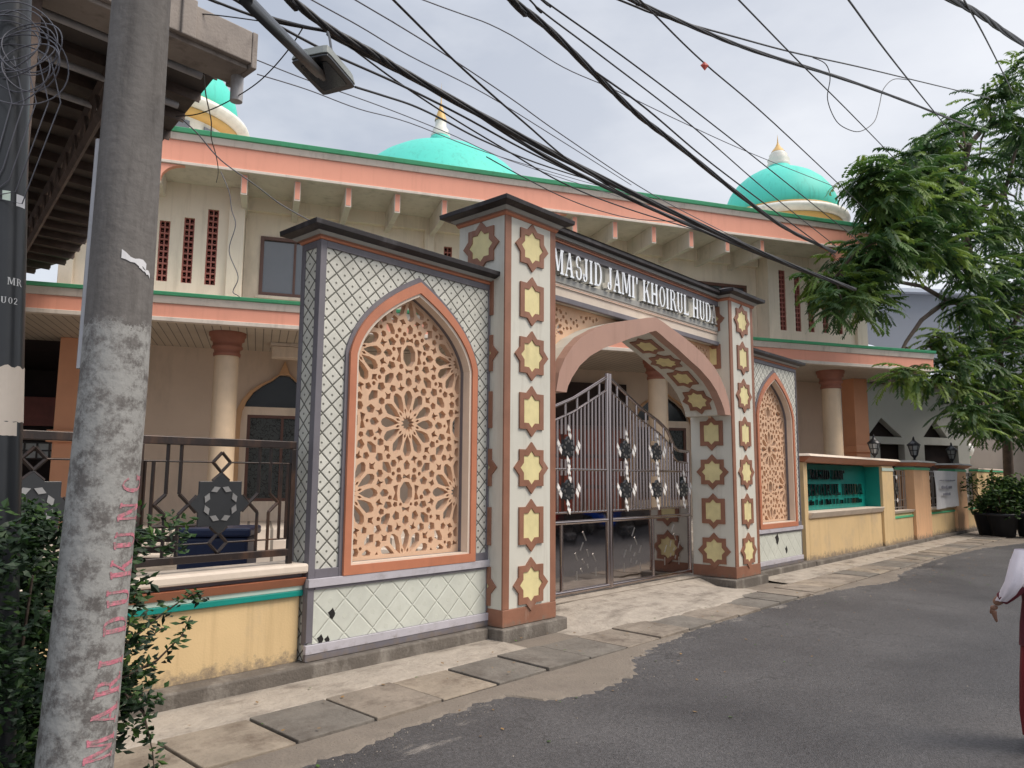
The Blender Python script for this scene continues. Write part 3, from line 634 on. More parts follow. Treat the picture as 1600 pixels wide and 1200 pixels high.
# hand-drawn serif capitals: stems thick, hairlines thin, slab feet
def glyph(ch):
    """list of quads (polygons) in a unit-height cell, and the width"""
    Q = []
    def st(x, y0=0, y1=1, w_=.19, s0=True, s1=True):
        Q.append([(x, y0), (x + w_, y0), (x + w_, y1), (x, y1)])
        if s0: Q.append([(x - .06, y0), (x + w_ + .06, y0), (x + w_ + .06, y0 + .07), (x - .06, y0 + .07)])
        if s1: Q.append([(x - .06, y1 - .07), (x + w_ + .06, y1 - .07), (x + w_ + .06, y1), (x - .06, y1)])
    def ln(a, b, w_): Q.append([(a[0], a[1]), (a[0] + w_, a[1]), (b[0] + w_, b[1]), (b[0], b[1])])
    def arc(cx, cy, rx, ry, a0, a1, t0=.15, t1=.08):
        n_ = 10; 
        for i in range(n_):
            u, v = [R(a0 + (a1 - a0) * (i + j) / n_) for j in (0, 1)]
            tu = t1 + (t0 - t1) * abs(math.cos(u)); tv = t1 + (t0 - t1) * abs(math.cos(v))
            Q.append([(cx + rx * math.cos(u), cy + ry * math.sin(u)), (cx + rx * math.cos(v), cy + ry * math.sin(v)),
                      (cx + (rx - tv) * math.cos(v), cy + (ry - tv * .6) * math.sin(v)), (cx + (rx - tu) * math.cos(u), cy + (ry - tu * .6) * math.sin(u))])
    if ch == 'I': st(.08); return Q, .42
    if ch == 'L': st(.08); Q.append([(.25, 0), (.66, 0), (.66, .24), (.58, .09), (.25, .09)]); return Q, .74
    if ch == 'J': st(.26, .22, 1, s0=False); arc(.23, .22, .20, .22, 180, 360); Q.append([(.03, .2), (.13, .2), (.15, .32), (.03, .32)]); return Q, .58
    if ch == 'H': st(.08); st(.58); Q.append([(.25, .45), (.58, .45), (.58, .55), (.25, .55)]); return Q, .90
    if ch == 'D': st(.08); arc(.36, .5, .38, .5, -90, 90, .17, .08); Q.append([(.25, 0), (.36, 0), (.36, .08), (.25, .08)]); Q.append([(.25, .92), (.36, .92), (.36, 1), (.25, 1)]); return Q, .82
    if ch == 'O': arc(.42, .5, .37, .51, 0, 360, .17, .07); return Q, .86
    if ch == 'U': st(.08, .3, 1, s0=False); st(.56, .3, 1, .12, s0=False); arc(.38, .32, .30, .33, 180, 360, .15, .09); return Q, .84
    if ch == 'M': st(.06, 0, 1, .10); st(.74, 0, 1, .17); ln((.12, 1), (.40, .1), .17); ln((.70, .98), (.46, .1), .08); return Q, 1.02
    if ch == 'A': ln((.38, 1), (.08, .0), .08); ln((.34, 1), (.58, 0), .18); Q.append([(.22, .3), (.56, .3), (.56, .39), (.22, .39)]); Q.append([(.0, 0), (.26, 0), (.26, .07), (.0, .07)]); Q.append([(.50, 0), (.84, 0), (.84, .07), (.50, .07)]); return Q, .86
    if ch == 'K': st(.08); ln((.27, .42), (.62, .95), .09); ln((.38, .58), (.62, 0), .19); Q.append([(.54, 0), (.88, 0), (.88, .07), (.54, .07)]); Q.append([(.54, .93), (.80, .93), (.80, 1), (.54, 1)]); return Q, .90
    if ch == 'R': st(.08); arc(.34, .74, .30, .26, -90, 90, .16, .08); Q.append([(.25, .92), (.34, .92), (.34, 1), (.25, 1)]); Q.append([(.25, .48), (.34, .48), (.34, .56), (.25, .56)]); ln((.36, .5), (.60, 0), .18); Q.append([(.58, 0), (.86, 0), (.86, .07), (.58, .07)]); return Q, .86
    if ch == 'S':
        arc(.33, .74, .26, .27, 20, 270, .15, .09); arc(.33, .27, .28, .28, -200, 90, .15, .09); return Q, .66
    if ch == 'N': st(.08, w_=.10); st(.64, w_=.10, s0=False); ln((.12, 1), (.56, 0), .18); return Q, .86
    if ch == 'G': arc(.42, .5, .37, .51, 40, 330, .17, .07); st(.62, 0, .42, .14, s0=False); return Q, .86
    if ch == 'P': st(.08); arc(.34, .72, .30, .28, -90, 90, .16, .08); Q.append([(.25, .92), (.34, .92), (.34, 1), (.25, 1)]); Q.append([(.25, .44), (.34, .44), (.34, .52), (.25, .52)]); return Q, .74
    if ch == '0': arc(.34, .5, .28, .51, 0, 360, .14, .08); return Q, .68
    if ch == '2': arc(.30, .74, .25, .27, -30, 180, .13, .09); ln((.44, .66), (.05, .08), .14); Q.append([(.04, 0), (.56, 0), (.56, .11), (.04, .11)]); return Q, .62
    if ch == "'": Q.append([(.06, .68), (.16, .68), (.22, 1), (.02, 1)]); return Q, .30
    return Q, .5
def letters(word, fn, x, h, depth, xs=1.0, gap=.06):
    """yield (mesh, advance) per character"""
    res = []
    for ch in word:
        if ch == ' ': x += .42 * h * xs; continue
        Q, w_ = glyph(ch); mb = MB()
        for i, q in enumerate(Q):
            pts = [(x + a * h * xs, b * h) for a, b in q]; mb.prism(pts, fn, 0, depth + .0006 * i)
        res.append((ch, mb)); x += (w_ + gap) * h * xs
    return res, x
txt = "MASJID JAMI' KHOIRUL HUDA"
_, wtot = letters(txt, XZ(), 0, .315, .05)
xs = (5.36 - 1.02) / wtot
res, _ = letters(txt, lambda a, b, d: (a, .235 - d, 4.132 + b), 1.02, .315, .085, xs)
for ch, mb in res: obj('letter', mb, 'letter_chrome', band)
# spandrel lattices over the arch
def ngon(cx, cz, rx, rz, n_, rot=0): return [(cx + rx * math.cos(rot + 2 * math.pi * k / n_), cz + rz * math.sin(rot + 2 * math.pi * k / n_)) for k in range(n_)]
def rot2(pts, c, a): return [(c[0] + x * math.cos(a) - z * math.sin(a), c[1] + x * math.sin(a) + z * math.cos(a)) for x, z in pts]
def rosette(cx, cz, s=1.0):
    H = []
    H.append([(cx + (.082 if k % 2 else .050) * s * math.cos(math.pi * k / 12), cz + (.082 if k % 2 else .050) * s * math.sin(math.pi * k / 12)) for k in range(24)])
    for k in range(12):
        a = math.pi / 2 + k * math.pi / 6
        H.append(rot2([(.128 * s, 0), (.20 * s, -.034 * s), (.275 * s, -.050 * s), (.322 * s, -.026 * s), (.335 * s, 0), (.322 * s, .026 * s), (.275 * s, .050 * s), (.20 * s, .034 * s)], (cx, cz), a))
        H.append(rot2([(.105 * s, 0), (.135 * s, -.012 * s), (.158 * s, 0), (.135 * s, .012 * s)], (cx, cz), a + math.pi / 12))
        H.append(rot2([(.338 * s, 0), (.372 * s, -.043 * s), (.385 * s, -.012 * s), (.425 * s, 0), (.385 * s, .012 * s), (.372 * s, .043 * s)], (cx, cz), a + math.pi / 12))
        if k % 3 == 0: H.append(rot2([(.372 * s, 0), (.41 * s, -.038 * s), (.455 * s, -.030 * s), (.475 * s, 0), (.455 * s, .030 * s), (.41 * s, .038 * s)], (cx, cz), a))
    for sx in (-1, 1):
        for sz in (-1, 1):
            H.append([(cx + sx * x * s, cz + sz * z * s) for x, z in ((.085, .445), (.135, .425), (.165, .47), (.13, .52), (.09, .50))])
            H.append([(cx + sx * x * s, cz + sz * z * s) for x, z in ((.445, .085), (.425, .135), (.47, .165), (.52, .13), (.50, .09))])
    return H
def cell(cx, cz, s=1.0):    # the eight-sided knot between rosettes
    H = [ngon(cx, cz, .078 * s, .108 * s, 8, math.pi / 8)]
    for sx in (-1, 1):
        H.append([(cx + sx * x * s, cz + z * s) for x, z in ((.108, -.075), (.165, -.060), (.140, 0), (.165, .060), (.108, .075), (.118, 0))])
        for sz in (-1, 1): H.append(ngon(cx + sx * .098 * s, cz + sz * .145 * s, .036 * s, .042 * s, 6))
    for sz in (-1, 1): H.append([(cx + x * s, cz + sz * z * s) for x, z in ((-.045, .140), (-.035, .190), (0, .170), (.035, .190), (.045, .140), (0, .152))])
    return H
def kites(cx, cz, s, dx, dz):
    H = []; a = math.atan2(dz, dx)
    H.append(ngon(cx, cz, .046 * s, .046 * s, 5, a))
    for sg in (-1, 1):
        H.append(rot2([(.0, sg * .068 * s), (.045 * s, sg * .115 * s), (.028 * s, sg * .18 * s), (0, sg * .205 * s), (-.028 * s, sg * .18 * s), (-.045 * s, sg * .115 * s)], (cx, cz), a))
    return H
def pattern(x0, x1, z0, z1, ox, oz, s=1.0):
    H = []; p = .70 * s
    i0, i1 = int((x0 - ox) / p) - 2, int((x1 - ox) / p) + 2; j0, j1 = int((z0 - oz) / p) - 2, int((z1 - oz) / p) + 2
    for i in range(i0, i1):
        for j in range(j0, j1):
            c = (ox + i * p, oz + j * p)
            if (i + j) % 2 == 0:
                H += rosette(c[0], c[1], s)
                for sx in (-1, 1): H += kites(c[0] + sx * p / 2, c[1] + p / 2, s, sx, 1)
            else: H += cell(c[0], c[1], s)
    return H
def _sd(p, a, b):
    dx, dz = b[0] - a[0], b[1] - a[1]; l = dx * dx + dz * dz
    t = 0 if l < 1e-12 else max(0, min(1, ((p[0] - a[0]) * dx + (p[1] - a[1]) * dz) / l))
    return math.hypot(p[0] - a[0] - t * dx, p[1] - a[1] - t * dz)
def overlaps(a, b, gap=.009):
    if min(p[0] for p in a) > max(p[0] for p in b) + gap or min(p[0] for p in b) > max(p[0] for p in a) + gap: return False
    if min(p[1] for p in a) > max(p[1] for p in b) + gap or min(p[1] for p in b) > max(p[1] for p in a) + gap: return False
    if any(inpoly(p, b) for p in a) or any(inpoly(p, a) for p in b): return True
    for P, Q in ((a, b), (b, a)):
        for p in P:
            for i in range(len(Q)):
                if _sd(p, Q[i - 1], Q[i]) < gap: return True
    return False
def fill_gaps(H, region, step=.034, strap=.019, rmin=.017, rmax=.055):
    xs_ = [p[0] for p in region]; zs_ = [p[1] for p in region]; C_ = []
    cen = [(sum(p[0] for p in h) / len(h), sum(p[1] for p in h) / len(h), h) for h in H]
    def dist(x, z, items):
        d = 1e9
        for cx_, cz_, h in items:
            if abs(cx_ - x) > .22 or abs(cz_ - z) > .22: continue
            if inpoly((x, z), h): return -1
            for i in range(len(h)):
                d = min(d, _sd((x, z), h[i - 1], h[i]))
                if d < rmin + strap: return -1
        return d
    x = min(xs_)
    mid = (min(xs_) + max(xs_)) / 2
    nx = int((max(xs_) - min(xs_)) / step); nz_ = int((max(zs_) - min(zs_)) / step)
    for i in range(-nx // 2, nx // 2 + 1):
        for j in range(nz_ + 1):
            x, z = mid + i * step, min(zs_) + j * step
            if not inpoly((x, z), region): continue
            de = min(_sd((x, z), region[k - 1], region[k]) for k in range(len(region)))
            if de < rmin + .006: continue
            d = dist(x, z, cen)
            if d > 0: C_.append((min(d - strap, de - .006, rmax), x, z))
    C_.sort(key=lambda q: (-round(q[0], 3), -q[2], abs(q[1] - mid)))
    new = []
    for r_, x, z in C_:
        if r_ < rmin: continue
        if any(math.hypot(x - a, z - b) < r_ + c_ + strap for a, b, c_ in new): continue
        new.append((x, z, r_))
    return H + [ngon(x, z, r_, r_, 5 + int(x * 37) % 2, math.atan2(z - 2.13, x - mid)) for x, z, r_ in new]
def clean(H, keep):
    out_ = []
    for h in H:
        h = keep(h)
        if not h or len(h) < 3: continue
        g = [p for i, p in enumerate(h) if math.dist(p, h[i - 1]) > 2e-3]
        if len(g) < 3 or area(g) < 1.0e-4: continue
        h = g
        if any(overlaps(h, o) for o in out_): continue
        out_.append(h)
    return out_
for side in (-1, 1):
    outer = [(CX + side * x, z) for x, z in [(o[0] + .0, o[1] - .03) for o in oh if o[0] > .3]]
    outer = outer + [(CX + side * 2.288, 2.62), (CX + side * 2.288, 3.815), (CX + side * .36, 3.815)]
    inner = [(CX + side * 2.25, 2.75)]
    big = outer
    cen = (CX + side * 1.6, 3.6)
    def keep(h, big=big, cen=cen, side=side):
        for (x, z) in h:
            if not inpoly((x, z), big) or z > 3.78 or abs(x - CX) > 2.25: return None
            # margin from the arch curve
            if not inpoly((x - side * .03, z - .05), big): return None
        return h
    H = clean(pattern(.8, 5.6, 2.6, 3.9, CX + side * 1.9, 3.45, .62), keep)
    plate('spandrel_lattice', outer, H, .05, 'lattice_peach', gw, at=.36)

# ================================================================== screen walls either side of the gateway
def arch_outline(cx, hw, z0, zs, za, n_=14):
    pts = [(cx - hw, z0), (cx + hw, z0)]
    for k in range(n_ + 1):
        t = k / n_; x = (1 - t) ** 2 * hw + 2 * t * (1 - t) * hw * .88; z = (1 - t) ** 2 * zs + 2 * t * (1 - t) * (zs + .56 * (za - zs)) + t * t * za
        pts.append((cx + x, z))
    for k in range(n_ - 1, -1, -1):
        t = k / n_; x = (1 - t) ** 2 * hw + 2 * t * (1 - t) * hw * .88; z = (1 - t) ** 2 * zs + 2 * t * (1 - t) * (zs + .56 * (za - zs)) + t * t * za
        pts.append((cx - x, z))
    return pts
def ring(o, i_, fn, d0, d1, mi=0, mb=None):
    mb = mb or MB(); n_ = len(o)
    mb.strip(o + [o[0]], i_ + [i_[0]], fn, d0, d1, mi); return mb
LATTICE = {}
def screen_wall(x0, x1, cx, loc, label, damage):
    t = thing('screen_wall', label, 'wall', loc, group=None)
    Y0, Y1 = .24, .54
    o1 = arch_outline(cx, .80, .74, 2.74, 3.53)
    b = plate('wall_body', [(x0, -.0), (x1, -.0), (x1, 3.80), (x0, 3.80)], [o1], Y1 - Y0, 'diamond_tile', t, at=Y0)
    # grey borders proud of the tiles
    mb = MB(); p = .018
    fr = lambda a, b_, c, d, m_=0, q=p: mb.box(a, b_, Y0 - q, Y0 + .01, c, d, m_)
    fr(x0 - .012, x0 + .055, .155, 3.765); fr(x1 - .028, x1, .155, 3.765)
    fr(x0 + .055, x1 - .028, 3.70, 3.765); fr(x0 + .055, x1 - .028, .70, .778)
    fr(x0 - .02, x1, .625, .698, 1, .045); fr(x0 + .055, x1 - .028, .60, .622, 0, .03); fr(x0 + .055, x1 - .028, .10, .14, 0, .02)
    fr(x0 - .02, x1, .06, .137, 1, .035); fr(x0 - .02, x1, .0, .057, 0, .03)
    # the exposed end face
    ends = [(x0, -1)] if x0 < 0 else [(x1, 1)]
    for xe, sg in ends:
        a, b_ = (xe + sg * .014, xe - sg * .01) if sg > 0 else (xe - .014, xe + .01)
        for (u0, u1) in ((Y0 + .004, Y0 + .055), (Y1 - .055, Y1)):
            mb.box(min(a, b_), max(a, b_), u0, u1, .137, 3.765, 0)
        mb.box(min(a, b_), max(a, b_), Y0 + .055, Y1 - .055, 3.70, 3.765, 0)
    obj('border_moulding', mb, ['purple_grey_paint', 'pale_lilac_paint'], t, bevel=.004)
    mb = MB(); mb.box(x0 + .055, x1 - .028, Y0 - .012, Y0 - .004, .14, .60, 0)
    low = obj('lower_panel', mb, 'diamond_plain', t)
    mb = MB()
    for (hx, hz, hr) in damage:
        mb.prism([(hx + hr * (1 + .3 * math.sin(5 * a)) * math.cos(a), hz + 1.2 * hr * (1 + .3 * math.cos(4 * a)) * math.sin(a)) for a in [2 * math.pi * k / 9 for k in range(9)]], XZ(), Y0 - .0145, Y0 - .006)
    obj('broken_hole', mb, 'void_dark', low)
    mb = MB(); e0 = x0; e1 = x1
    L = lambda e: (x0 - e, (x1 if x0 < 0 else x1 + e), Y0 - e, Y1 + e)
    if x0 > 0: L = lambda e: (x0, x1 + e, Y0 - e, Y1 + e)
    mb.frustum(L(.018), L(.03), 3.768, 3.79, 1); mb.frustum(L(.032), L(.045), 3.79, 3.803, 2); mb.frustum(L(.05), L(.085), 3.803, 3.828, 0)
    mb.frustum(L(.09), L(.16), 3.830, 3.852, 3); mb.frustum(L(.16), L(.165), 3.852, 3.90, 3); mb.frustum(L(.165), L(-.08), 3.90, 3.95, 3)
    obj('cap', mb, ['grey_moulding', 'orange_paint', 'brown_paint', 'charcoal_cap'], t, bevel=.004)
    # pointed frame: dark outer band, orange bead, pale reveal
    fn = XZ()
    oA = arch_outline(cx, .875, .665, 2.76, 3.64); oB = arch_outline(cx, .84, .70, 2.75, 3.585); oC = arch_outline(cx, .765, .785, 2.74, 3.47); oD = arch_outline(cx, .735, .80, 2.73, 3.435)
    mb = MB(); ring(oA, oB, fn, Y0 - .022, Y0 + .02, 0, mb); ring(oB, oC, fn, Y0 - .05, Y0 + .03, 1, mb); ring(oC, oD, fn, Y0 - .03, Y0 + .07, 2, mb)
    ring(oC, oD, fn, Y0 + .07, Y0 + .20, 3, mb)
    obj('window_frame', mb, ['purple_grey_paint', 'orange_paint', 'cream_trim', 'purple_grey_paint'], t)
    # lattice screen
    key = 'l'
    oL = arch_outline(cx, .745, .79, 2.735, 3.45); cxp = arch_outline(cx, .715, .84, 2.72, 3.39)
    cxp2 = arch_outline(cx, .722, .83, 2.72, 3.40)
    if cxp and sum(cxp[i - 1][0] * cxp[i][1] - cxp[i][0] * cxp[i - 1][1] for i in range(len(cxp))) < 0: cxp = cxp[::-1]
    if sum(cxp2[i - 1][0] * cxp2[i][1] - cxp2[i][0] * cxp2[i - 1][1] for i in range(len(cxp2))) < 0: cxp2 = cxp2[::-1]
    H = clean(pattern(cx - .75, cx + .75, .8, 3.5, cx - .0, 2.13, 1.0), lambda h: clip(h, cxp)); H = fill_gaps(H, cxp, strap=.017); H = [clip([(sum(p[0] for p in h) / len(h) * -.10 + q[0] * 1.10, sum(p[1] for p in h) / len(h) * -.10 + q[1] * 1.10) for q in h], cxp2) for h in H]; H = [h for h in H if len(h) > 2]
    plate('lattice_screen', oL, H, .07, 'lattice_peach', t, at=Y0 + .115)
    return t
screen_wall(-2.24, 0, -1.065, (-1.12, .39, 0), 'near screen wall of grey diamond tiles with a large pointed peach lattice window, left of the gateway', [(-1.99, .375, .035), (-2.10, .17, .03), (-2.03, .155, .025)])
screen_wall(6.373, 8.79, 7.71, (7.58, .39, 0), 'far screen wall of grey diamond tiles with a pointed peach lattice window, right of the gateway', [(7.62, .50, .075), (8.02, .28, .05)])

# ================================================================== gate leaves
def topz(s):
    T = [(0, 3.09), (.25, 2.97), (.85, 2.69), (1.4, 2.50), (1.68, 2.36), (1.9, 2.06), (2.4, 2.03)]
    for (a, p), (b, q) in zip(T, T[1:]):
        if s <= b: return p + (q - p) * (s - a) / (b - a)
    return 2.03
GX = 3.12; GY = .80
def gate_leaf(side, label):
    # sandblasted strokes on the mirror come with it
    xe = .90 if side < 0 else 5.47
    L = abs(xe - GX); t = thing('gate_leaf', label, 'gate', (xe, GY, .02))
    X = lambda s: GX + side * s
    ss = [.03 + (L - .05) * k / 24 for k in range(25)]
    mb = MB(); mb.tube([(X(.035), GY, .03), (X(.035), GY, 3.13)], .033, 10); mb.tube([(X(L - .03), GY, .03), (X(L - .03), GY, topz(L))], .03, 10)
    mb.tube([(X(s), GY, topz(s)) for s in ss], .026, 8); mb.tube([(X(s), GY, topz(s) - .19) for s in ss], .018, 8)
    for z, r_ in ((1.705, .020), (1.12, .018), (.985, .03), (.06, .035)): mb.tube([(X(.03), GY, z), (X(L - .02), GY, z)], r_, 8)
    mb.tube([(X(L * .5), GY, .06), (X(L * .5), GY, .985)], .022, 8)
    obj('frame', mb, 'chrome', t)
    mb = MB()
    for s0, s1 in ((.07, L * .5 - .02), (L * .5 + .02, L - .06)): mb.box(min(X(s0), X(s1)), max(X(s0), X(s1)), GY + .004, GY + .012, .09, .96)
    mb.box(min(X(.07), X(L - .06)), max(X(.07), X(L - .06)), GY - .006, GY + .006, 1.0, 1.10)
    mp_ = obj('mirror_panel', mb, 'mirror_panel', t)
    for c0 in (L * .25, L * .74):
        for dx, z, l, a in ((-.22, .42, .13, 1.0), (-.05, .50, .10, 1.2), (.05, .42, .07, .9), (.20, .46, .12, 1.1), (.0, .72, .15, 1.0), (.07, .70, .13, -1.0), (-.22, .22, .12, 1.57), (.22, .20, .12, 1.57), (-.04, .34, .06, 1.3), (.10, .30, .06, 1.0)):
            q0 = (X(c0 + dx), z); ca, sa = math.cos(a) * side, math.sin(a); mb = MB()
            mb.prism([(q0[0] + u * l * ca - v * .012 * sa, q0[1] + u * l * sa + v * .012 * ca) for u, v in ((0, -1), (1, -1), (1, 1), (0, 1))], XZ(), GY + .0015, GY + .0039); obj('etched_stroke', mb, 'steel_grey', mp_)
    s = .14; k = 0
    cs = [.43, 1.31, 2.13] if side > 0 else [.98, 1.86]
    while s < L - .08:
        z0, z1 = 1.12, topz(s) - .02; 
        if k % 3 != 1: z1 -= .17
        hit = any(abs(s - c) < .13 for c in cs)
        if hit:
            for a, b in ((1.62, 1.84), (2.18, z1)):
                if b > a + .05: mb = MB(); mb.tube([(X(s), GY, a), (X(s), GY, b)], .0185, 8); obj('bar', mb, 'chrome', t)
        else: mb = MB(); mb.tube([(X(s), GY, z0), (X(s), GY, z1)], .0185, 8); obj('bar', mb, 'chrome', t)
        s += .088; k += 1
    for c in cs:
        for z in (1.41, 2.0):
            if z > topz(c) - .25 or (z == 2.0 and c > 1.9): continue
            mb = MB(); mb.prism(star(X(c), z, .155), XZ(), GY - .02, GY + .02)
            st_ = obj('star_ornament', mb, 'lamp_dark', t)
            D = .068
            for dx, dz in ((0, .25), (0, -.25), (.02, .175), (-.02, -.175), (.185, -.03), (-.185, -.03), (.225, .045), (-.225, .045)):
                mb = MB(); mb.prism([(X(c) + dx + D * .5 * a - .3 * D * b, z + dz + D * b) for a, b in ((0, 1), (1, 0), (0, -1), (-1, 0))], XZ(), GY - .03, GY - .02); obj('diamond_stud', mb, 'stud_glint_white', st_)
            for q in range(8):
                mb = MB(); a = q * math.pi / 4; rr = .088
                mb.prism([(X(c) + rr * math.cos(a) + .024 * math.cos(a + u), z + rr * math.sin(a) + .024 * math.sin(a + u)) for u in (0, 1.6, 3.14, 4.7)], XZ(), GY - .028, GY - .0205); obj('petal_stud', mb, 'steel_grey', st_)
    return t
gate_leaf(-1, 'left polished steel gate leaf with tall bars, half hidden behind the big left pillar')
gate_leaf(1, 'right polished steel gate leaf, its curved top sloping down to the right pillar')

# grit along the broken asphalt edge, fallen leaves
rnd = random.Random(77); mb = MB()
for k in range(2600):
    i = rnd.randrange(len(E2) - 1); x, y = E2[i]
    if x > 14: continue
    if rnd.random() < .6: px_, py_, z0 = x + rnd.uniform(-.1, .1), y - abs(rnd.gauss(0, .10)), GZ
    elif rnd.random() < .5: px_, py_, z0 = rnd.uniform(-6, 12), rnd.uniform(-5.5, -1.5), GZ
    else: px_, py_, z0 = x, y + abs(rnd.gauss(0, .12)) + .06, -.148
    r_ = rnd.uniform(.002, .007) * (1.6 if rnd.random() < .08 else 1); vs = [(px_ + r_ * rnd.uniform(.7, 1.3) * a, py_ + r_ * rnd.uniform(.7, 1.3) * b, z0 + r_ * c) for a, b, c in ((1, 0, 0), (-.5, .87, 0), (-.5, -.87, 0), (0, 0, 1.0))]
    mb.add(vs, [(0, 1, 3), (1, 2, 3), (2, 0, 3)], rnd.choice((0, 0, 1)))
g_ = obj('road_grit', mb, ['concrete_pale', 'concrete_dark']); g_['kind'] = 'stuff'
mb = MB()
M('leaf_dry', (.22, .13, .05), .8, .4, 4, 0)
for k in range(330):
    px_ = rnd.uniform(-5, 20); py_ = -1.3 - abs(rnd.gauss(0, .9)) if rnd.random() < .5 else rnd.uniform(-1.1, -.1)
    z0 = (-.112 if py_ > -1.1 else GZ) + .006; a = rnd.uniform(0, 6.28); l = rnd.uniform(.015, .045) * (1 + .5 * (px_ > 8)); w_ = l * .35
    ca, sa = math.cos(a), math.sin(a)
    mb.add([(px_, py_, z0), (px_ + l * .5 * ca - w_ * sa, py_ + l * .5 * sa + w_ * ca, z0 + .004), (px_ + l * ca, py_ + l * sa, z0 + .006), (px_ + l * .5 * ca + w_ * sa, py_ + l * .5 * sa - w_ * ca, z0 + .002)], [(0, 1, 2, 3)], rnd.choice((0, 0, 1)))
g_ = obj('fallen_leaves', mb, ['leaf_dry', 'leaf_mid']); g_['kind'] = 'stuff'

# ================================================================== left boundary wall and railing
t = thing('boundary_wall', 'low cream wall with white coping and teal stripe, left of the near screen wall', 'wall', (-5.6, .42, 0))
mb = MB(); mb.box(-9, -2.262, .32, .50, -.02, .56); obj('wall_body', mb, 'wall_yellow', t, bevel=.02)
mb = MB(); mb.box(-9, -2.256, .285, .52, .553, .602, 0); obj('teal_stripe', mb, 'teal_paint', t, bevel=.006)
mb = MB(); mb.box(-9, -2.258, .30, .515, .604, .640, 0); obj('pale_stripe', mb, 'pale_mint', t)
mb = MB(); mb.frustum((-9, -2.256, .285, .52), (-9, -2.256, .235, .56), .642, .715, 0); mb.box(-9, -2.26, .30, .52, .716, .752, 1)
obj('moulding', mb, ['orange_paint', 'purple_grey_paint'], t, bevel=.004)
mb = MB(); mb.box(-9, -2.25, .215, .60, .753, .835, 0); obj('coping', mb, 'cream_trim', t, bevel=.02)

def kink(xs_, zs_, y=.33): return [(x, y, z) for x, z in zip(xs_, zs_)]
def rail_panel(label):
    t = thing('railing_panel', label, 'railing', (-3.04, .33, .835), group='iron railing panels on the left wall')
    Z = .0
    mb = MB(); mb.box(-3.715, -2.365, .305, .355, 1.83, 1.895); obj('top_rail', mb, 'black_iron', t, bevel=.006)
    mb = MB(); mb.box(-3.715, -2.365, .31, .35, .905, .965); obj('bottom_rail', mb, 'black_iron', t, bevel=.006)
    for x in (-3.69, -2.385):
        mb = MB(); mb.box(x - .022, x + .022, .308, .352, .835, 1.83); obj('post', mb, 'black_iron', t, bevel=.004)
    b = .0135
    mb = MB()
    c = -3.04
    for z in (1.70, 1.052):
        mb.tube([(-3.67, .33, z), (c - .072, .33, z)], .008, 6); mb.tube([(c + .072, .33, z), (-2.41, .33, z)], .008, 6)
        for a, b_ in (((c - .075, z), (c, z + .08)), ((c, z + .08), (c + .075, z)), ((c + .075, z), (c, z - .08)), ((c, z - .08), (c - .075, z))):
            mb.bar((a[0], .33, a[1]), (b_[0], .33, b_[1]), .02)
    for sg in (-1, 1):
        for pts in ([(.335, 1.83), (.335, 1.445), (.255, 1.365)], [(.255, 1.365), (.335, 1.285), (.335, .965)], [(.44, 1.83), (.44, 1.445), (.525, 1.365), (.44, 1.285), (.44, .965)], [(.545, 1.70), (.545, 1.20 if sg < 0 else 1.052)], [(.61, 1.70), (.61, 1.06)], [(.255, 1.365), (.195, 1.30)], [(.255, 1.365), (.195, 1.43)]):
            for p, q in zip(pts, pts[1:]): mb.bar((c + sg * p[0], .33, p[1]), (c + sg * q[0], .33, q[1]), .022)
    mb.bar((c - .545, .33, 1.20), (c - .19, .33, 1.20), .02)
    for z, z2 in ((1.61, 1.55), (1.12, 1.18)):
        for sg in (-1, 1): mb.bar((c, .33, z), (c + sg * .07, .33, z2), .02)
    obj('lattice_bars', mb, 'black_iron', t)
    mb = MB(); o = star(c, 1.365, .255); mb.prism(o, XZ(), .318, .342)
    s_ = obj('star_ornament', mb, 'lamp_dark', t, bevel=.004)
    for k in range(8):
        mb = MB(); a = k * math.pi / 4 + math.pi / 8; x, z = c + .125 * math.cos(a), 1.365 + .125 * math.sin(a)
        mb.prism([(x + .042 * math.cos(a + u) * (1 if i % 2 else .6), z + .042 * math.sin(a + u) * (1 if i % 2 else .6)) for i, u in enumerate((0, 1.57, 3.14, 4.71))], XZ(), .308, .317); obj('steel_petal', mb, 'steel_grey', s_)
    return t
rp = rail_panel('black iron railing panel with dark star, between the concrete pole and the near screen wall')
dup(rp, (-3.04 - 1.35, .33, .835), label='black iron railing panel rising behind the green bush, left of the concrete pole')
dup(rp, (-3.04 - 2.70, .33, .835), label='black iron railing panel behind the black steel pole at the far left')

# ================================================================== right boundary wall with the teal sign niche
t = thing('boundary_wall', 'cream street wall with a teal sign niche and orange coping, right of the far screen wall', 'wall', (16, .42, 0))
nx0, nx1 = 9.24, 13.88
mb = MB(); Y0, Y1 = .25, .62
mb.box(9.05, nx0, Y0, Y1, -.16, 1.93); mb.box(nx0, nx1, Y0, Y1, -.16, .80); mb.box(nx0, nx1, Y1 - .01, Y1 + .10, .80, 1.93, 1)
mb.box(nx1, 14.78, Y0 - .06, Y1, -.16, 1.93)
obj('wall_body', mb, ['wall_yellow', 'teal_paint'], t, bevel=.01)
mb = MB(); mb.box(nx1 - .012, nx1 - .002, Y0 + .004, Y1 - .012, .93, 1.90); mb.box(nx0, nx1 - .014, Y1 - .03, Y1 - .012, .93, 1.90)
obj('niche_lining', mb, 'teal_paint', t)
mb = MB(); mb.frustum((nx0 - .0, nx1 + .0, Y0 - .03, Y1 - .04), (nx0, nx1, Y0 - .10, Y1 - .04), .80, .93); obj('niche_sill', mb, 'cream_trim', t, bevel=.02)
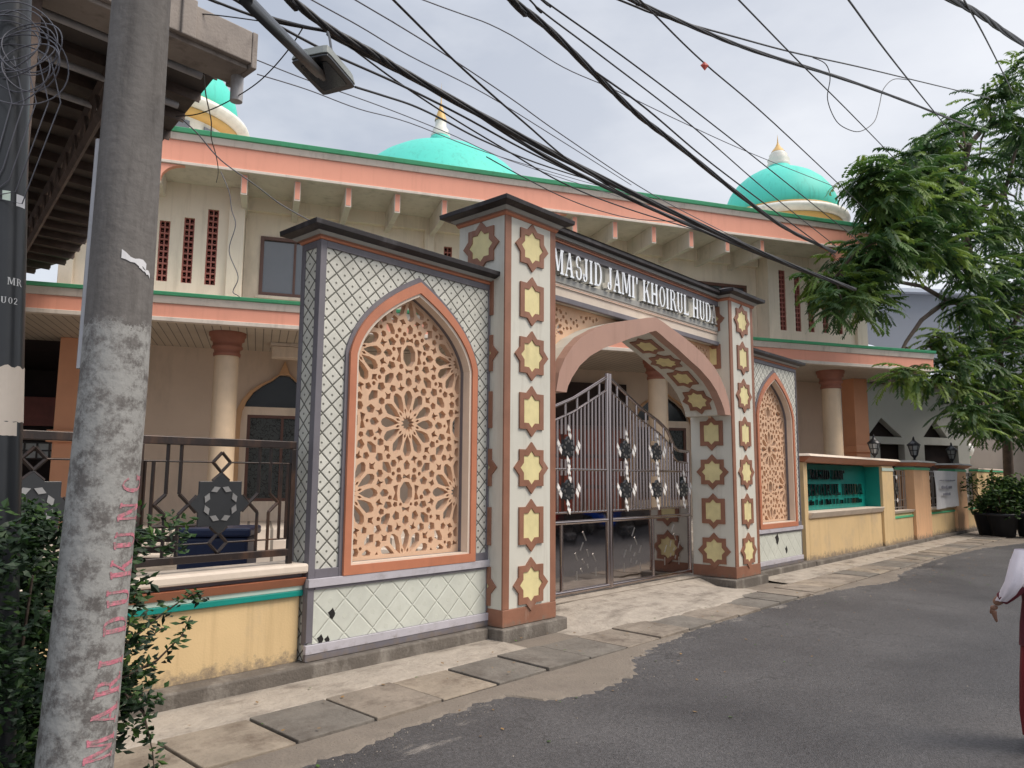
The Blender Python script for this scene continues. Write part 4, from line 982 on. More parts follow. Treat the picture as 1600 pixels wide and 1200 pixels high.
mb = MB(); mb.frustum((9.03, 14.9, Y0 - .03, Y1 + .12), (8.98, 15.0, Y0 - .18, Y1 + .2), 1.935, 2.045, 0); mb.frustum((8.95, 15.03, Y0 - .20, Y1 + .22), (9.0, 15.0, Y0 - .14, Y1 + .16), 2.048, 2.10, 1)
mb.box(nx1 - .01, 14.79, Y0 - .075, Y0 - .055, 1.80, 1.88, 2)
obj('coping', mb, ['orange_paint', 'cream_trim', 'pale_mint'], t, bevel=.01)
def sign_row(word, x0, x1, z, h, par):
    _, w1 = letters(word, XZ(), 0, h, .04); xs = (x1 - x0) / w1
    res, _ = letters(word, lambda a, b, d: (a, Y1 - .035 - d, z + b), x0, h, .05, xs)
    for ch, mb in res: obj('letter', mb, 'sign_chrome_dark', par)
for wd, a, b, z, h in (("MASJID JAMI'", 10.15, 12.3, 1.585, .21), ('KHOIRUL HUDA', 9.75, 13.55, 1.235, .25)): sign_row(wd, a, b, z, h, t)
random.seed(3); x = 9.78; mb = MB()      # the small address line, too small to read
while x < 13.5:
    w_ = random.uniform(.03, .07)
    mb = MB(); mb.box(x, x + w_, Y1 - .07, Y1 - .035, 1.035, 1.035 + random.choice((.09, .12, .12))); obj('small_letter', mb, 'sign_chrome_dark', t); x += w_ + random.choice((.05, .05, .06, .16))
# wall segments beyond the niche: dwarf wall, pilasters and capped piers
def segment(x0, x1):
    mb = MB(); mb.box(x0, x1, Y0, Y1 - .1, -.2, .60); mb.frustum((x0, x1, Y0 - .03, Y1 - .1), (x0, x1, Y0 - .07, Y1 - .1), .725, .795, 1); mb.box(x0, x1, Y0 + .01, Y1 - .1, .60, .725, 0); mb.box(x0, x1, Y0 - .02, Y0 + .02, .60, .655, 2)
    obj('dwarf_wall', mb, ['wall_yellow', 'cream_trim', 'mint_green'], t, bevel=.006)
def pier(x0, x1, cap=True):
    mb = MB(); mb.box(x0, x1, Y0 - .08, Y1, -.2, 1.90); p = obj('pier', mb, 'wall_peach', t, bevel=.012)
    mb = MB(); mb.frustum((x0 - .03, x1 + .03, Y0 - .10, Y1 + .03), (x0 - .03, x1 + .03, Y0 - .10, Y1 + .03), 1.86, 1.93, 0)
    mb.frustum((x0 - .04, x1 + .04, Y0 - .12, Y1 + .04), (x0 - .16, x1 + .16, Y0 - .26, Y1 + .16), 1.96, 2.06, 1); mb.frustum((x0 - .18, x1 + .18, Y0 - .28, Y1 + .18), (x0 - .1, x1 + .1, Y0 - .2, Y1 + .1), 2.063, 2.12, 2); mb.box(x0, x1, Y0 - .07, Y1, 1.93, 1.96, 2)
    obj('pier_cap', mb, ['mint_green', 'orange_paint', 'grey_moulding'], p, bevel=.008)
segment(14.785, 16.6); pier(16.6, 18.2); segment(18.205, 21.3); pier(21.3, 22.8); segment(22.805, 24.9)
mb = MB(); mb.box(24.905, 27.3, Y0, Y1, -.2, 1.90); mb.box(27.9, 31, Y0, Y1, -.2, 1.90); obj('plain_wall', mb, 'wall_yellow', t, bevel=.01)
mb = MB(); mb.box(27.3, 27.9, Y0 + .05, Y1, -.2, 1.75); obj('plain_pier', mb, 'old_sheet', t)
mb = MB(); mb.box(24.905, 31, Y0 - .04, Y1 + .04, 1.905, 1.97, 0); mb.box(24.905, 31, Y0 - .06, Y1 + .06, 1.973, 2.02, 1); obj('coping', mb, ['mint_green', 'cream_trim'], t)

def small_rail(x0, x1, label):
    t = thing('railing_panel', label, 'railing', ((x0 + x1) / 2, .40, .80))
    mb = MB()
    for z in (.86, 1.05, 1.70, 1.84): mb.tube([(x0, .40, z), (x1, .40, z)], .016, 6)
    obj('rails', mb, 'steel_grey', t)
    n_ = int((x1 - x0) / .16)
    for i in range(n_ + 1):
        x = x0 + .02 + (x1 - x0 - .04) * i / n_; mb = MB(); mb.tube([(x, .40, .80), (x, .40, 1.84)], .013, 6); obj('bar', mb, 'steel_grey' if i % 3 else 'black_iron', t)
    for c in ([(x0 + x1) / 2] if x1 - x0 < 2.6 else [x0 + .8, x1 - .8]):
        mb = MB(); mb.prism(star(c, 1.35, .2), XZ(), .37, .38)
        s_ = obj('star_ornament', mb, 'lamp_dark', t)
        for q in range(8):
            mb = MB(); a = q * math.pi / 4; rr = .12; mb.prism([(c + rr * math.cos(a) + .04 * math.cos(a + u), 1.35 + rr * math.sin(a) + .04 * math.sin(a + u)) for u in (0, 1.57, 3.14, 4.71)], XZ(), .355, .365); obj('petal_stud', mb, 'steel_grey', s_)
        for dz in (.3, -.3): mb = MB(); mb.prism([(c + .06 * a, 1.35 + dz + .06 * b) for a, b in ((0, 1), (1, 0), (0, -1), (-1, 0))], XZ(), .36, .37); obj('diamond_stud', mb, 'stud_glint_white', s_)
small_rail(14.80, 16.58, 'steel railing between the teal sign niche and the first orange-capped pier')
small_rail(18.22, 21.28, 'steel railing behind the white cloth banner')
small_rail(22.82, 24.88, 'farthest steel railing, beside the leafy potted shrubs')
# banner
mb = MB(); nx_, nz_ = 12, 9; x0, x1 = 18.45, 21.55
gridv = []
for j in range(nz_ + 1):
    for i in range(nx_ + 1):
        u, v = i / nx_, j / nz_
        gridv.append((x0 + (x1 - x0) * (u * (1 - .10 * (1 - v))) + .12 * (1 - v), .12 - .03 * math.sin(u * 9 + v * 3) - .02 * math.sin(u * 23), .74 + (1.86 - .74) * v + .05 * (1 - v) * u))
fsx = [(j * (nx_ + 1) + i, j * (nx_ + 1) + i + 1, (j + 1) * (nx_ + 1) + i + 1, (j + 1) * (nx_ + 1) + i) for j in range(nz_) for i in range(nx_)]
back = [(a, b + .006, c) for a, b, c in gridv]
mb.add(gridv, fsx, 0, True); mb.add(back, [f[::-1] for f in fsx], 0, True)
t = thing('banner', 'white cloth banner with faint grey print tied between the two orange-capped piers', 'banner', (20, .12, .74)); obj('cloth', mb, 'banner_white', t)
mb = MB(); random.seed(11)
for z, h, a, b in ((1.56, .035, 18.85, 20.7), (1.33, .10, 19.0, 19.7), (1.33, .10, 19.85, 20.3), (1.13, .09, 19.15, 20.0)):
    x = a; mb = MB()
    while x < b: w_ = random.uniform(.05, .11); mb.box(x, x + w_, .058, .062, z, z + h * random.uniform(.7, 1)); x += w_ + random.uniform(.02, .04)
    obj('print_line', mb, 'ink_grey', t)

# lanterns
def lantern(x, y, z, s, label):
    t = thing('wall_lantern', label, 'lantern', (x, y, z), group=None)
    mb = MB(); mb.lathe([(0, 0), (.11 * s, 0), (.11 * s, .03 * s), (.035 * s, .05 * s), (.035 * s, .10 * s), (.07 * s, .14 * s), (.10 * s, .18 * s), (0, .18 * s)], (x, y, z), 12); obj('base', mb, 'lantern_black', t)
    mb = MB(); mb.lathe([(.085 * s, .18 * s), (.17 * s, .50 * s)], (x, y, z), 6); obj('glass', mb, 'lantern_glass', t)
    mb = MB()
    for k in range(6):
        a = 2 * math.pi * k / 6; mb.tube([(x + .088 * s * math.cos(a), y + .088 * s * math.sin(a), z + .17 * s), (x + .175 * s * math.cos(a), y + .175 * s * math.sin(a), z + .5 * s)], .013 * s, 5)
    for r_, h in ((.095, .18), (.135, .34), (.18, .5)): mb.tube([(x + r_ * s * math.cos(2 * math.pi * k / 6), y + r_ * s * math.sin(2 * math.pi * k / 6), z + h * s) for k in range(7)], .012 * s, 5)
    obj('cage', mb, 'lantern_black', t)
    mb = MB(); mb.lathe([(.21 * s, .50 * s), (.20 * s, .53 * s), (.12 * s, .60 * s), (.05 * s, .66 * s), (.03 * s, .72 * s), (.035 * s, .74 * s), (0, .80 * s)], (x, y, z), 6); obj('roof', mb, 'lantern_black', t)
lantern(14.15, .42, 2.09, .80, 'black six-sided lantern on the coping at the right end of the teal sign niche')
lantern(17.75, .42, 2.12, .90, 'black six-sided lantern on the pier between railing and white banner')
lantern(22.2, .42, 2.12, .90, 'black six-sided lantern on the pier right of the white banner')
t = thing('globe_lamp', 'white globe lamp on a short post behind the far end of the street wall', 'lamp', (26.4, .9, 1.9))
mb = MB(); mb.lathe([(.16, 0), (.16, .08), (.05, .12), (.05, .42), (.20, .5), (.24, .62), (0, .62)], (26.4, .9, 1.9), 14); obj('post', mb, 'mint_green', t)
mb = MB(); mb.lathe([(.0, -.34), (.17, -.30), (.29, -.17), (.34, 0), (.29, .17), (.17, .30), (0, .34)], (26.4, .9, 2.72), 20); obj('globe', mb, 'soft_white', t)

# ================================================================== the mosque, in its own frame: u along the front, n deeper, z up
TH = R(-29.0); BN = Vector((-math.sin(TH), math.cos(TH), 0)); N0 = 7.356
mq = thing('mosque', 'cream two-storey mosque with salmon eaves and turquoise domes behind the gateway', 'mosque', BN * N0, TH)
def part(name, mb, mats, par=mq, **k): return obj(name, mb, mats, par, local=True, **k)
W[mq] = Matrix.Translation(BN * N0) @ Matrix.Rotation(TH, 4, 'Z')
rect = lambda a, b, c, d: [(a, c), (b, c), (b, d), (a, d)]
# wings with ventilation slots
GR_L = [(-5.55, -5.35, 5.45, 6.40), (-5.10, -4.90, 5.45, 6.55), (-4.645, -4.445, 5.45, 6.705), (-4.19, -3.99, 5.45, 6.82), (-3.75, -3.54, 5.45, 7.05)]
GR_R = [(10.37, 10.58, 5.49, 7.12), (10.86, 11.05, 5.49, 7.0), (11.28, 11.48, 5.50, 6.9), (11.75, 11.95, 5.51, 6.8), (12.22, 12.42, 5.51, 6.7)]
plate('wing_wall', rect(-6.1, -3.03, 4.9, 8.15), [rect(*g) for g in GR_L], .25, 'mosque_cream', mq, at=1.0, local=True)
plate('wing_wall', rect(10.03, 13.16, 4.9, 8.15), [rect(*g) for g in GR_R], .25, 'mosque_cream', mq, at=1.0, local=True)
for a, b, n0_ in ((-3.34, -3.025, .90), (12.82, 13.165, .90), (-6.35, -6.1, .90), (.87, 1.10, 1.36), (5.90, 6.13, 1.36)):
    mb = MB(); mb.box(a, b, n0_, 1.6, 4.9, 7.54); part('pilaster', mb, 'mosque_cream', bevel=.01)
mb = MB(); mb.box(-6.1, -5.85, 1.25, 16, 4.9, 8.15); mb.box(12.9, 13.15, 1.25, 16, 4.9, 8.15); mb.box(-5.85, 12.9, 15.8, 16, 0, 8.15); part('side_walls', mb, 'mosque_cream')
mb = MB(); mb.box(10.03, 10.25, 1.25, 1.6, 4.9, 8.15); part('step_wall', mb, 'mosque_cream')
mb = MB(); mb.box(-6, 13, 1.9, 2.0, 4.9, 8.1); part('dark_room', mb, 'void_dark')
GR_ALL = [(g, 0) for g in GR_L + GR_R] + [((q, q + .2, 5.5, 6.95), .5) for q in (1.36, 1.95, 2.55, 4.25, 4.85, 5.45)]
for g, dn_ in GR_ALL:
    mb = MB(); a, b, c, d = g; nrow = int(round((d - c) / .127)); hh = (d - c) / nrow; mid = (a + b) / 2
    mb.box(a - .0, b + .0, 1.13, 1.14, c, d, 1)
    for x in (a + .012, mid, b - .012): mb.box(x - .013, x + .013, 1.03, 1.13, c, d)
    for k in range(nrow + 1): z = c + k * hh; mb.box(a, b, 1.033, 1.12, max(c, z - .017), min(d, z + .017))
    for k in range(nrow):
        for x in ((a + mid) / 2, (mid + b) / 2): mb.lathe([(.012, 0), (.022, .01), (.012, .02)], (x, 1.10, c + (k + .5) * hh - .01), 6)
    mb.v = [(v[0], v[1] + dn_, v[2]) for v in mb.v]; part('vent_grille', mb, ['grille_red', 'void_dark'])
WN = [(-2.70, .2), (6.8, 9.70)]
GR_C = [(q, q + .2, 5.5, 6.95) for q in (1.36, 1.95, 2.55, 4.25, 4.85, 5.45)]
plate('upper_wall', rect(-3.02, 10.02, 4.9, 8.15), [rect(a, b, 5.43, 6.74) for a, b in WN] + [rect(*g) for g in GR_C], .25, 'mosque_cream', mq, at=1.5, local=True)
for a, b in WN:
    mb = MB(); f = .075
    mb.box(a, b, 1.47, 1.60, 5.43, 5.43 + f); mb.box(a, b, 1.47, 1.60, 6.74 - f, 6.74); mb.box(a, a + f, 1.472, 1.60, 5.43 + f, 6.74 - f); mb.box(b - f, b, 1.472, 1.60, 5.43 + f, 6.74 - f)
    for q in (1, 2, 3): x = a + (b - a) * q / 4; mb.box(x - .025, x + .025, 1.50, 1.58, 5.43 + f, 6.74 - f)
    wn = part('window', mb, 'window_frame_brown')
    mb = MB(); mb.box(a + f, b - f, 1.535, 1.545, 5.43 + f, 6.74 - f); part('pane', mb, 'window_glass', wn)
    mb = MB(); mb.box(a - .06, b + .06, 1.42, 1.5, 5.36, 5.425); part('sill', mb, 'mosque_cream', wn)
# eaves
e0, e1 = -7.3, 13.7
mb = MB(); mb.box(e0, e1, 0, .14, 7.60, 8.02); obj('eave_fascia', mb, 'salmon_paint', mq, local=True)
mb = MB(); mb.box(e0, e1, -.025, .14, 7.535, 7.598); mb.frustum((e0, e1, -.03, .14), (e0, e1, -.07, .14), 8.022, 8.15); obj('eave_moulding', mb, 'fascia_white', mq, local=True, bevel=.01)
mb = MB(); mb.frustum((e0, e1, -.10, .3), (e0, e1, -.13, .3), 8.152, 8.24); obj('eave_capping', mb, 'mint_green', mq, local=True, bevel=.01)
mb = MB(); mb.box(e0, e1, .142, 16.5, 8.15, 8.22); mb.box(e0, e1, .142, 1.75, 7.54, 7.60); mb.box(e1 - .12, e1, .142, 16, 7.60, 8.15); part('roof_slab', mb, 'fascia_white')
mb = MB(); mb.box(-3.0, 10.0, 1.35, 1.5, 7.25, 7.54); part('ceiling_beam', mb, 'mosque_cream')
# corbels
for k in range(13):
    u = -3.05 + 1.02 * k
    if u > 9.6: u = 9.9
    if abs(u - 3.07) < .2: continue
    mb = MB(); mb.box(u - .06, u + .06, .10, 1.5, 7.12, 7.536, 0); mb.box(u - .048, u + .048, .094, .0995, 7.15, 7.52, 1)
    part('corbel', mb, ['fascia_white', 'salmon_paint'], bevel=.006)
# dropped panels with a quarter-round corner
def drop(a, b, ca, cb, d):
    pts = [(a, 7.53), (a, 7.20)] if not ca else [(a - .42, 7.53)] + [(a - .42 + .42 * math.sin(q), 7.53 - .33 * (1 - math.cos(q))) for q in [math.pi / 2 * i / 8 for i in range(1, 9)]]
    pts += [(b, 7.20), (b, 7.53)] if not cb else [(b + .42 - .42 * math.sin(q), 7.53 - .33 * (1 - math.cos(q))) for q in [math.pi / 2 * i / 8 for i in range(8, 0, -1)]] + [(b + .42, 7.53)]
    mb = MB(); mb.prism(pts, XZ(), d, .14, 0); return mb
for a, b, ca, cb in ((-7.3, -4.56, False, True), (2.75, 3.45, True, True), (11.38, 13.7, True, False)):
    mb = drop(a, b, ca, cb, .012); fr_ = part('eave_drop_panel', mb, 'salmon_paint')
    mb = drop(a, b, ca, cb, .012); mb = MB(); mb.box(a, b, -.01, .15, 7.155, 7.198); mb.box(a, b, .145, 1.0, 7.20, 7.53); part('panel_edge', mb, 'fascia_white', fr_)
# ground-floor canopy
c0, c1 = -8.2, 14.44
mb = MB(); mb.box(c0, c1, 0, .12, 4.535, 4.785); part('canopy_fascia', mb, 'salmon_paint')
mb = MB(); mb.box(c0, c1, -.02, .14, 4.45, 4.533); mb.frustum((c0, c1, -.025, .14), (c0, c1, -.06, .14), 4.787, 4.93); part('canopy_moulding', mb, 'fascia_white', bevel=.01)
mb = MB(); mb.frustum((c0, c1 + .02, -.085, .3), (c0, c1 + .02, -.11, .3), 4.932, 5.0); part('canopy_capping', mb, 'mint_green', bevel=.01)
mb = MB(); mb.box(c0, c1, .14, 1.0, 4.86, 4.93); mb.box(c1 - .12, c1, .14, 3.3, 4.45, 4.93); part('canopy_roof', mb, 'fascia_white')
mb = MB(); mb.box(c0, c1 - .13, .142, 3.3, 4.47, 4.50); part('canopy_soffit', mb, 'soffit_slats')
# lower wall with ogee openings
def ogee(cu, hw, z0, zs, za):
    R_ = [(hw, z0), (hw, zs - .28), (hw * .97, zs), (hw * .88, zs + .22), (hw * .72, zs + .45), (hw * .5, zs + .62), (hw * .28, zs + .74), (hw * .12, zs + .87), (0, za)]
    return [(cu + x, z) for x, z in R_] + [(cu - x, z) for x, z in R_[-2::-1]]
AR = [-2.04, 2.98, 8.0]
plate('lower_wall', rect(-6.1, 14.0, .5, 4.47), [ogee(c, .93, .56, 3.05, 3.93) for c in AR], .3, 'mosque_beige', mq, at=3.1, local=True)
for c in AR:
    mb = MB(); o = ogee(c, 1.05, 1.4, 3.07, 4.26); i_ = ogee(c, .92, 1.4, 3.05, 3.93); mb.strip(o, i_, XZ(), 3.02, 3.12); part('ogee_surround', mb, 'arch_trim', bevel=.015)
    mb = MB(); mb.box(c - .93, c + .93, 3.22, 3.30, 3.17, 3.95, 0); tg = part('tympanum', mb, 'dark_glass')
    mb = MB(); mb.box(c - .93, c + .93, 3.14, 3.30, 2.98, 3.165); mb.box(c - .93, c - .78, 3.15, 3.30, .56, 2.98); mb.box(c + .78, c + .93, 3.15, 3.30, .56, 2.98); mb.box(c - .78, c + .78, 3.15, 3.30, .56, 1.0); part('window_surround', mb, 'mosque_cream')
    mb = MB(); f = .07; a, b, z0, z1 = c - .78, c + .78, 1.0, 2.98
    mb.box(a, b, 3.16, 3.28, z0, z0 + f); mb.box(a, b, 3.16, 3.28, z1 - f, z1); mb.box(a, a + f, 3.162, 3.28, z0 + f, z1 - f); mb.box(b - f, b, 3.162, 3.28, z0 + f, z1 - f); mb.box(c - .03, c + .03, 3.17, 3.27, z0 + f, z1 - f)
    wn = part('window', mb, 'window_frame_brown'); mb = MB(); mb.box(a + f, b - f, 3.21, 3.22, z0 + f, z1 - f); part('pane', mb, 'frosted_floral', wn)
# carved red-brown doors between the arches
for a, b in ((4.35, 6.75),):
    mb = MB(); mb.box(a, b, 2.98, 3.08, .56, 2.95, 0)
    d_ = part('timber_doors', mb, 'window_frame_brown')
    mb = MB()
    for i in range(4):
        x = a + .08 + i * (b - a - .1) / 4
        for z0, z1 in ((.66, 1.3), (1.4, 2.1), (2.2, 2.85)): mb.box(x, x + (b - a - .1) / 4 - .08, 2.955, 2.98, z0, z1)
    part('door_panels', mb, 'wood_red', d_, bevel=.01)
    mb = MB(); mb.box(a - .1, b + .1, 2.99, 3.08, 2.96, 4.1); part('dark_transom', mb, 'dark_interior')
# columns
for u in (-3.24, 1.72, 6.68, 11.92):
    mb = MB(); mb.lathe([(.33, .56), (.33, .74), (.28, .80), (.25, .86), (.235, 3.99)], (u, 1.0, 0), 28); c_ = part('column', mb, 'column_marble')
    mb = MB(); mb.lathe([(.24, 3.985), (.265, 3.99), (.265, 4.05), (.25, 4.06), (.25, 4.12), (.30, 4.15), (.30, 4.19), (.28, 4.20), (.285, 4.28), (.33, 4.31), (.33, 4.37), (.36, 4.40), (.36, 4.47)], (u, 1.0, 0), 28); part('capital', mb, 'capital_brown', c_)
mb = MB(); mb.box(13.53, 14.02, 1.9, 2.4, -.1, 4.47); mb.box(13.45, 14.1, 1.82, 2.48, 2.35, 2.55); part('square_pillar', mb, 'pillar_salmon', bevel=.015)
mb = MB(); mb.box(-6.62, -6.05, 2.7, 3.25, 0, 4.47); mb.box(-6.72, -5.95, 2.6, 3.35, 2.25, 2.5); part('square_pillar', mb, 'pillar_salmon', bevel=.015)
mb = MB(); mb.box(-2.36, 1.0, 1.75, 2.1, 4.15, 4.39, 0); mb.box(-2.40, 1.0, 1.70, 2.1, 4.40, 4.465, 1); part('hanging_box', mb, ['mosque_cream', 'fascia_white'], bevel=.01)
# porch steps
mb = MB(); mb.box(-6.0, 10.2, .3, 16, .0, .555); mb.box(10.2, 12.5, .9, 16, .0, .555); mb.box(12.5, 14.0, 1.7, 16, .0, .555); mb.box(-6.0, 9.8, -.05, .3, .0, .37); mb.box(-6.0, 9.4, -.40, -.05, .0, .185); part('porch_steps', mb, 'tile_steps', bevel=.006)
# open hall on the left
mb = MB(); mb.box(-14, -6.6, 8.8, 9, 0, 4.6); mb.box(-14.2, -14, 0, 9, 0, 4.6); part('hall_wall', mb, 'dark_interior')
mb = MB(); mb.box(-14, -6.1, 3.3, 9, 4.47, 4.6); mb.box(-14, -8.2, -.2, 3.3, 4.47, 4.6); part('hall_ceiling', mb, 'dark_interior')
mb = MB(); mb.box(-9.6, -7.5, 8.6, 8.79, 2.9, 3.7); part('hall_panel', mb, 'wood_red')
mb = MB(); mb.box(-9.2, -7.1, 8.55, 8.6, 2.0, 2.45); hw_ = part('hall_window', mb, 'soft_white')
mb = MB()
for k in range(8): mb.box(-9.2 + k * .3 - .02, -9.2 + k * .3 + .02, 8.5, 8.548, 2.0, 2.45)
for z in (2.0, 2.22, 2.43): mb.box(-9.2, -7.1, 8.49, 8.499, z - .02, z + .02)
part('window_bars', mb, 'black_iron', hw_)

# domes
def dome(u, n_, prof_d, rims, fin, drum):
    mb = MB(); mb.lathe(prof_d, (u, n_, 0), 56); d = part('dome', mb, 'dome_teal')
    if rims:
        for pr, mt in rims: mb = MB(); mb.lathe(pr, (u, n_, 0), 56); part('rim', mb, mt, d)
    mb = MB(); mb.lathe(drum, (u, n_, 0), 40); part('drum', mb, 'finial_white', d)
    mb = MB(); nb = len(fin[0]); mb.lathe(fin[0], (u, n_, 0), 20, 0); mb.lathe(fin[1], (u, n_, 0), 16, 1); part('finial', mb, ['finial_white', 'dome_gold'], d)
zb = 9.72
def side_dome(u, zb):
    sp = [(1.56, zb - .05), (1.62, zb + .12), (1.635, zb + .30), (1.59, zb + .52), (1.47, zb + .80), (1.28, zb + 1.06), (1.03, zb + 1.28), (.76, zb + 1.44), (.50, zb + 1.56), (.36, zb + 1.63), (.33, zb + 1.70), (.0, zb + 1.70)]
    rims = [([(1.50, zb - .02), (1.70, zb - .02), (1.72, zb + .03), (1.60, zb + .06)], 'dome_gold'), ([(1.72, zb - .30), (1.84, zb - .28), (1.93, zb - .18), (1.90, zb - .08), (1.76, zb - .025), (1.5, zb - .025)], 'finial_white'),
            ([(1.55, zb - .46), (1.66, zb - .44), (1.74, zb - .32), (1.72, zb - .302)], 'dome_gold')]
    fin = ([(.32, zb + 1.70), (.34, zb + 1.78), (.30, zb + 1.84), (.33, zb + 1.92), (.26, zb + 2.02), (.27, zb + 2.08), (.20, zb + 2.16)], [(.21, zb + 2.16), (.16, zb + 2.24), (.08, zb + 2.34), (.035, zb + 2.44), (.02, zb + 2.5), (.0, zb + 2.75)])
    dome(u, 3.0, sp, rims, fin, [(1.55, 8.2), (1.55, zb - .45), (1.6, zb - .40)])
side_dome(12.12, 9.34); side_dome(-5.0, 9.72)
# windows in the drums
for uc in (12.12, -5.0):
    for k in range(16):
        mb = MB(); a = 2 * math.pi * k / 16; c, s = math.cos(a), math.sin(a)
        pts = [(uc + 1.56 * c - .14 * s * q, 3.0 + 1.56 * s + .14 * c * q) for q in (-1, 1)]; o_ = [(p[0] + .02 * c, p[1] + .02 * s) for p in pts]
        mb.add([(*pts[0], 8.6), (*pts[1], 8.6), (*o_[1], 8.6), (*o_[0], 8.6), (*pts[0], 9.16), (*pts[1], 9.16), (*o_[1], 9.16), (*o_[0], 9.16)], [(0, 3, 2, 1), (4, 5, 6, 7), (0, 1, 5, 4), (1, 2, 6, 5), (2, 3, 7, 6), (3, 0, 4, 7)])
        part('drum_window', mb, 'window_glass')
Rm = 4.1; zc = 14.22 - Rm
big = [(Rm * math.cos(a), zc + Rm * math.sin(a)) for a in [R(q) for q in (0, 10, 20, 30, 38, 46, 54, 62, 70, 76, 81)]] + [(.52, zc + Rm + .02), (.46, zc + Rm + .14), (.45, zc + Rm + .24), (.38, zc + Rm + .42), (0, zc + Rm + .46)]
finb = ([(.36, 14.66), (.38, 14.74), (.30, 14.84), (.31, 14.95), (.22, 15.06), (.21, 15.32)], [(.24, 15.32), (.22, 15.40), (.15, 15.62), (.08, 15.85), (.03, 16.05), (.018, 16.2), (0, 16.95)])
dome(3.6, 12.0, big, None, finb, [(4.3, 8.2), (4.3, zc), (4.2, zc)])

# ================================================================== shed roof over the left of the yard
t = thing('shed_roof', 'old dark tin shed roof with concrete gutter and trusses at the top left', 'shed roof', (-5, 4, 5.2))
gx1 = -2.93
mb = MB()     # gutter box running along the street, open channel
mb.box(-9, gx1 - .052, .303, .36, 5.20, 5.497); mb.box(-9, gx1 - .052, .36, .72, 5.163, 5.22); mb.box(-9, gx1 - .052, .72, .777, 5.20, 5.497); mb.box(gx1 - .05, gx1 + .002, .30, .78, 5.16, 5.50)
for x in (-3.55, -4.9, -6.3): mb.box(x - .06, x + .06, .27, .30, 5.18, 5.52)
g = obj('gutter', mb, 'gutter_concrete', t, bevel=.01)
mb = MB(); mb.tube([(-2.98, .55, 5.17), (-2.98, .55, 4.93)], .055, 12); obj('downpipe', mb, 'pipe_grey', g)
mb = MB(); mb.tube([(-3.66, 1.55, 5.15), (-3.42, 1.62, 5.08), (-3.34, 1.64, 4.92), (-3.34, 1.64, 4.45)], .05, 10); obj('downpipe', mb, 'pipe_grey', g)
mb = MB(); A = [(-2.95, .72), (-2.62, 3.0), (-1.90, 7.6), (-1.66, 9.3), (-1.78, 10.2), (-2.1, 11.6)]
for k in range(5):
    (xa, ya), (xb, yb) = A[k], A[k + 1]; mb.add([(-9.5, ya, 5.46), (xa, ya, 5.46), (xb, yb, 5.46), (-9.5, yb, 5.46), (-9.5, ya, 5.50), (xa, ya, 5.50), (xb, yb, 5.50), (-9.5, yb, 5.50)], [(0, 3, 2, 1), (4, 5, 6, 7), (1, 2, 6, 5), (0, 1, 5, 4), (2, 3, 7, 6)])
obj('roof_sheet', mb, 'old_sheet', t)
mb = MB(); y = 1.1
while y < 11.5:
    xe = -2.95 + (y - .72) * .153 - max(0, y - 9.2) * .32; mb.box(-9.4, xe - .02, y - .03, y + .03, 5.38, 5.455); mb.box(-9.4, xe - .04, y - .05, y - .035, 5.34, 5.40); y += .55
obj('purlins', mb, 'rust_steel', t)
def truss(xa, ya, xb, yb, z0, z1, n_):
    mb = MB(); a = Vector((xa, ya, 0)); b = Vector((xb, yb, 0))
    for z in (z0, z1): mb.bar(a + Vector((0, 0, z)), b + Vector((0, 0, z)), .06)
    for k in range(n_):
        p = a.lerp(b, k / n_); q = a.lerp(b, (k + .5) / n_); r_ = a.lerp(b, (k + 1) / n_)
        mb.bar(p + Vector((0, 0, z0)), q + Vector((0, 0, z1)), .03); mb.bar(q + Vector((0, 0, z1)), r_ + Vector((0, 0, z0)), .03)
    return mb
for xa, xb in ((-3.75, -2.55), (-5.9, -4.9)): obj('truss', truss(xa, 1.3, xb, 9.2, 4.98, 5.32, 14), 'rust_steel', t)
mb = MB()
for x, y, h in ((-4.35, 1.9, .30), (-4.75, 2.1, .18)): mb.box(x, x + .10, y, y + .10, 5.46 - h - .1, 5.46)
for y, x in ((1.02, -3.1), (1.75, -3.0), (2.4, -2.9)): mb.tube([(-8, y, 5.30), (x, y, 5.30)], .035, 8)
obj('conduits', mb, 'pipe_grey', t)
for x, y in ((-3.3, 9.1), (-8.8, .9), (-8.8, 9.1), (-4.6, .62)):
    mb = MB(); mb.box(x - .07, x + .07, y - .07, y + .07, 0, 5.3 if y > .7 else 5.16); obj('post', mb, 'rust_steel', t)
mb = MB(); mb.box(-9.5, -4.9, 1.4, 9, 4.6, 4.63); obj('ceiling_boards', mb, 'old_sheet', t)

# ================================================================== poles
RT = Vector((.674, -.739, 0))
px, py = -4.937, -2.576
def pole_c(z): return Vector((px, py, z)) - RT * max(0, (1.9 - z)) * .030
def pole_r(z): return .128 - .0062 * z - (0 if z > 1 else 0)
mb = MB(); zs = [-.17 + 8.0 * k / 60 for k in range(61)]
mb.tube([pole_c(z) for z in zs], [pole_r(z) for z in zs], 48)
t = thing('utility_pole', 'thick concrete utility pole with flaking whitewash and pink painted letters', 'pole', (px, py, GZ))
mb.v = [Vector(v) for v in mb.v]
obj('shaft', mb, 'pole_concrete', t)
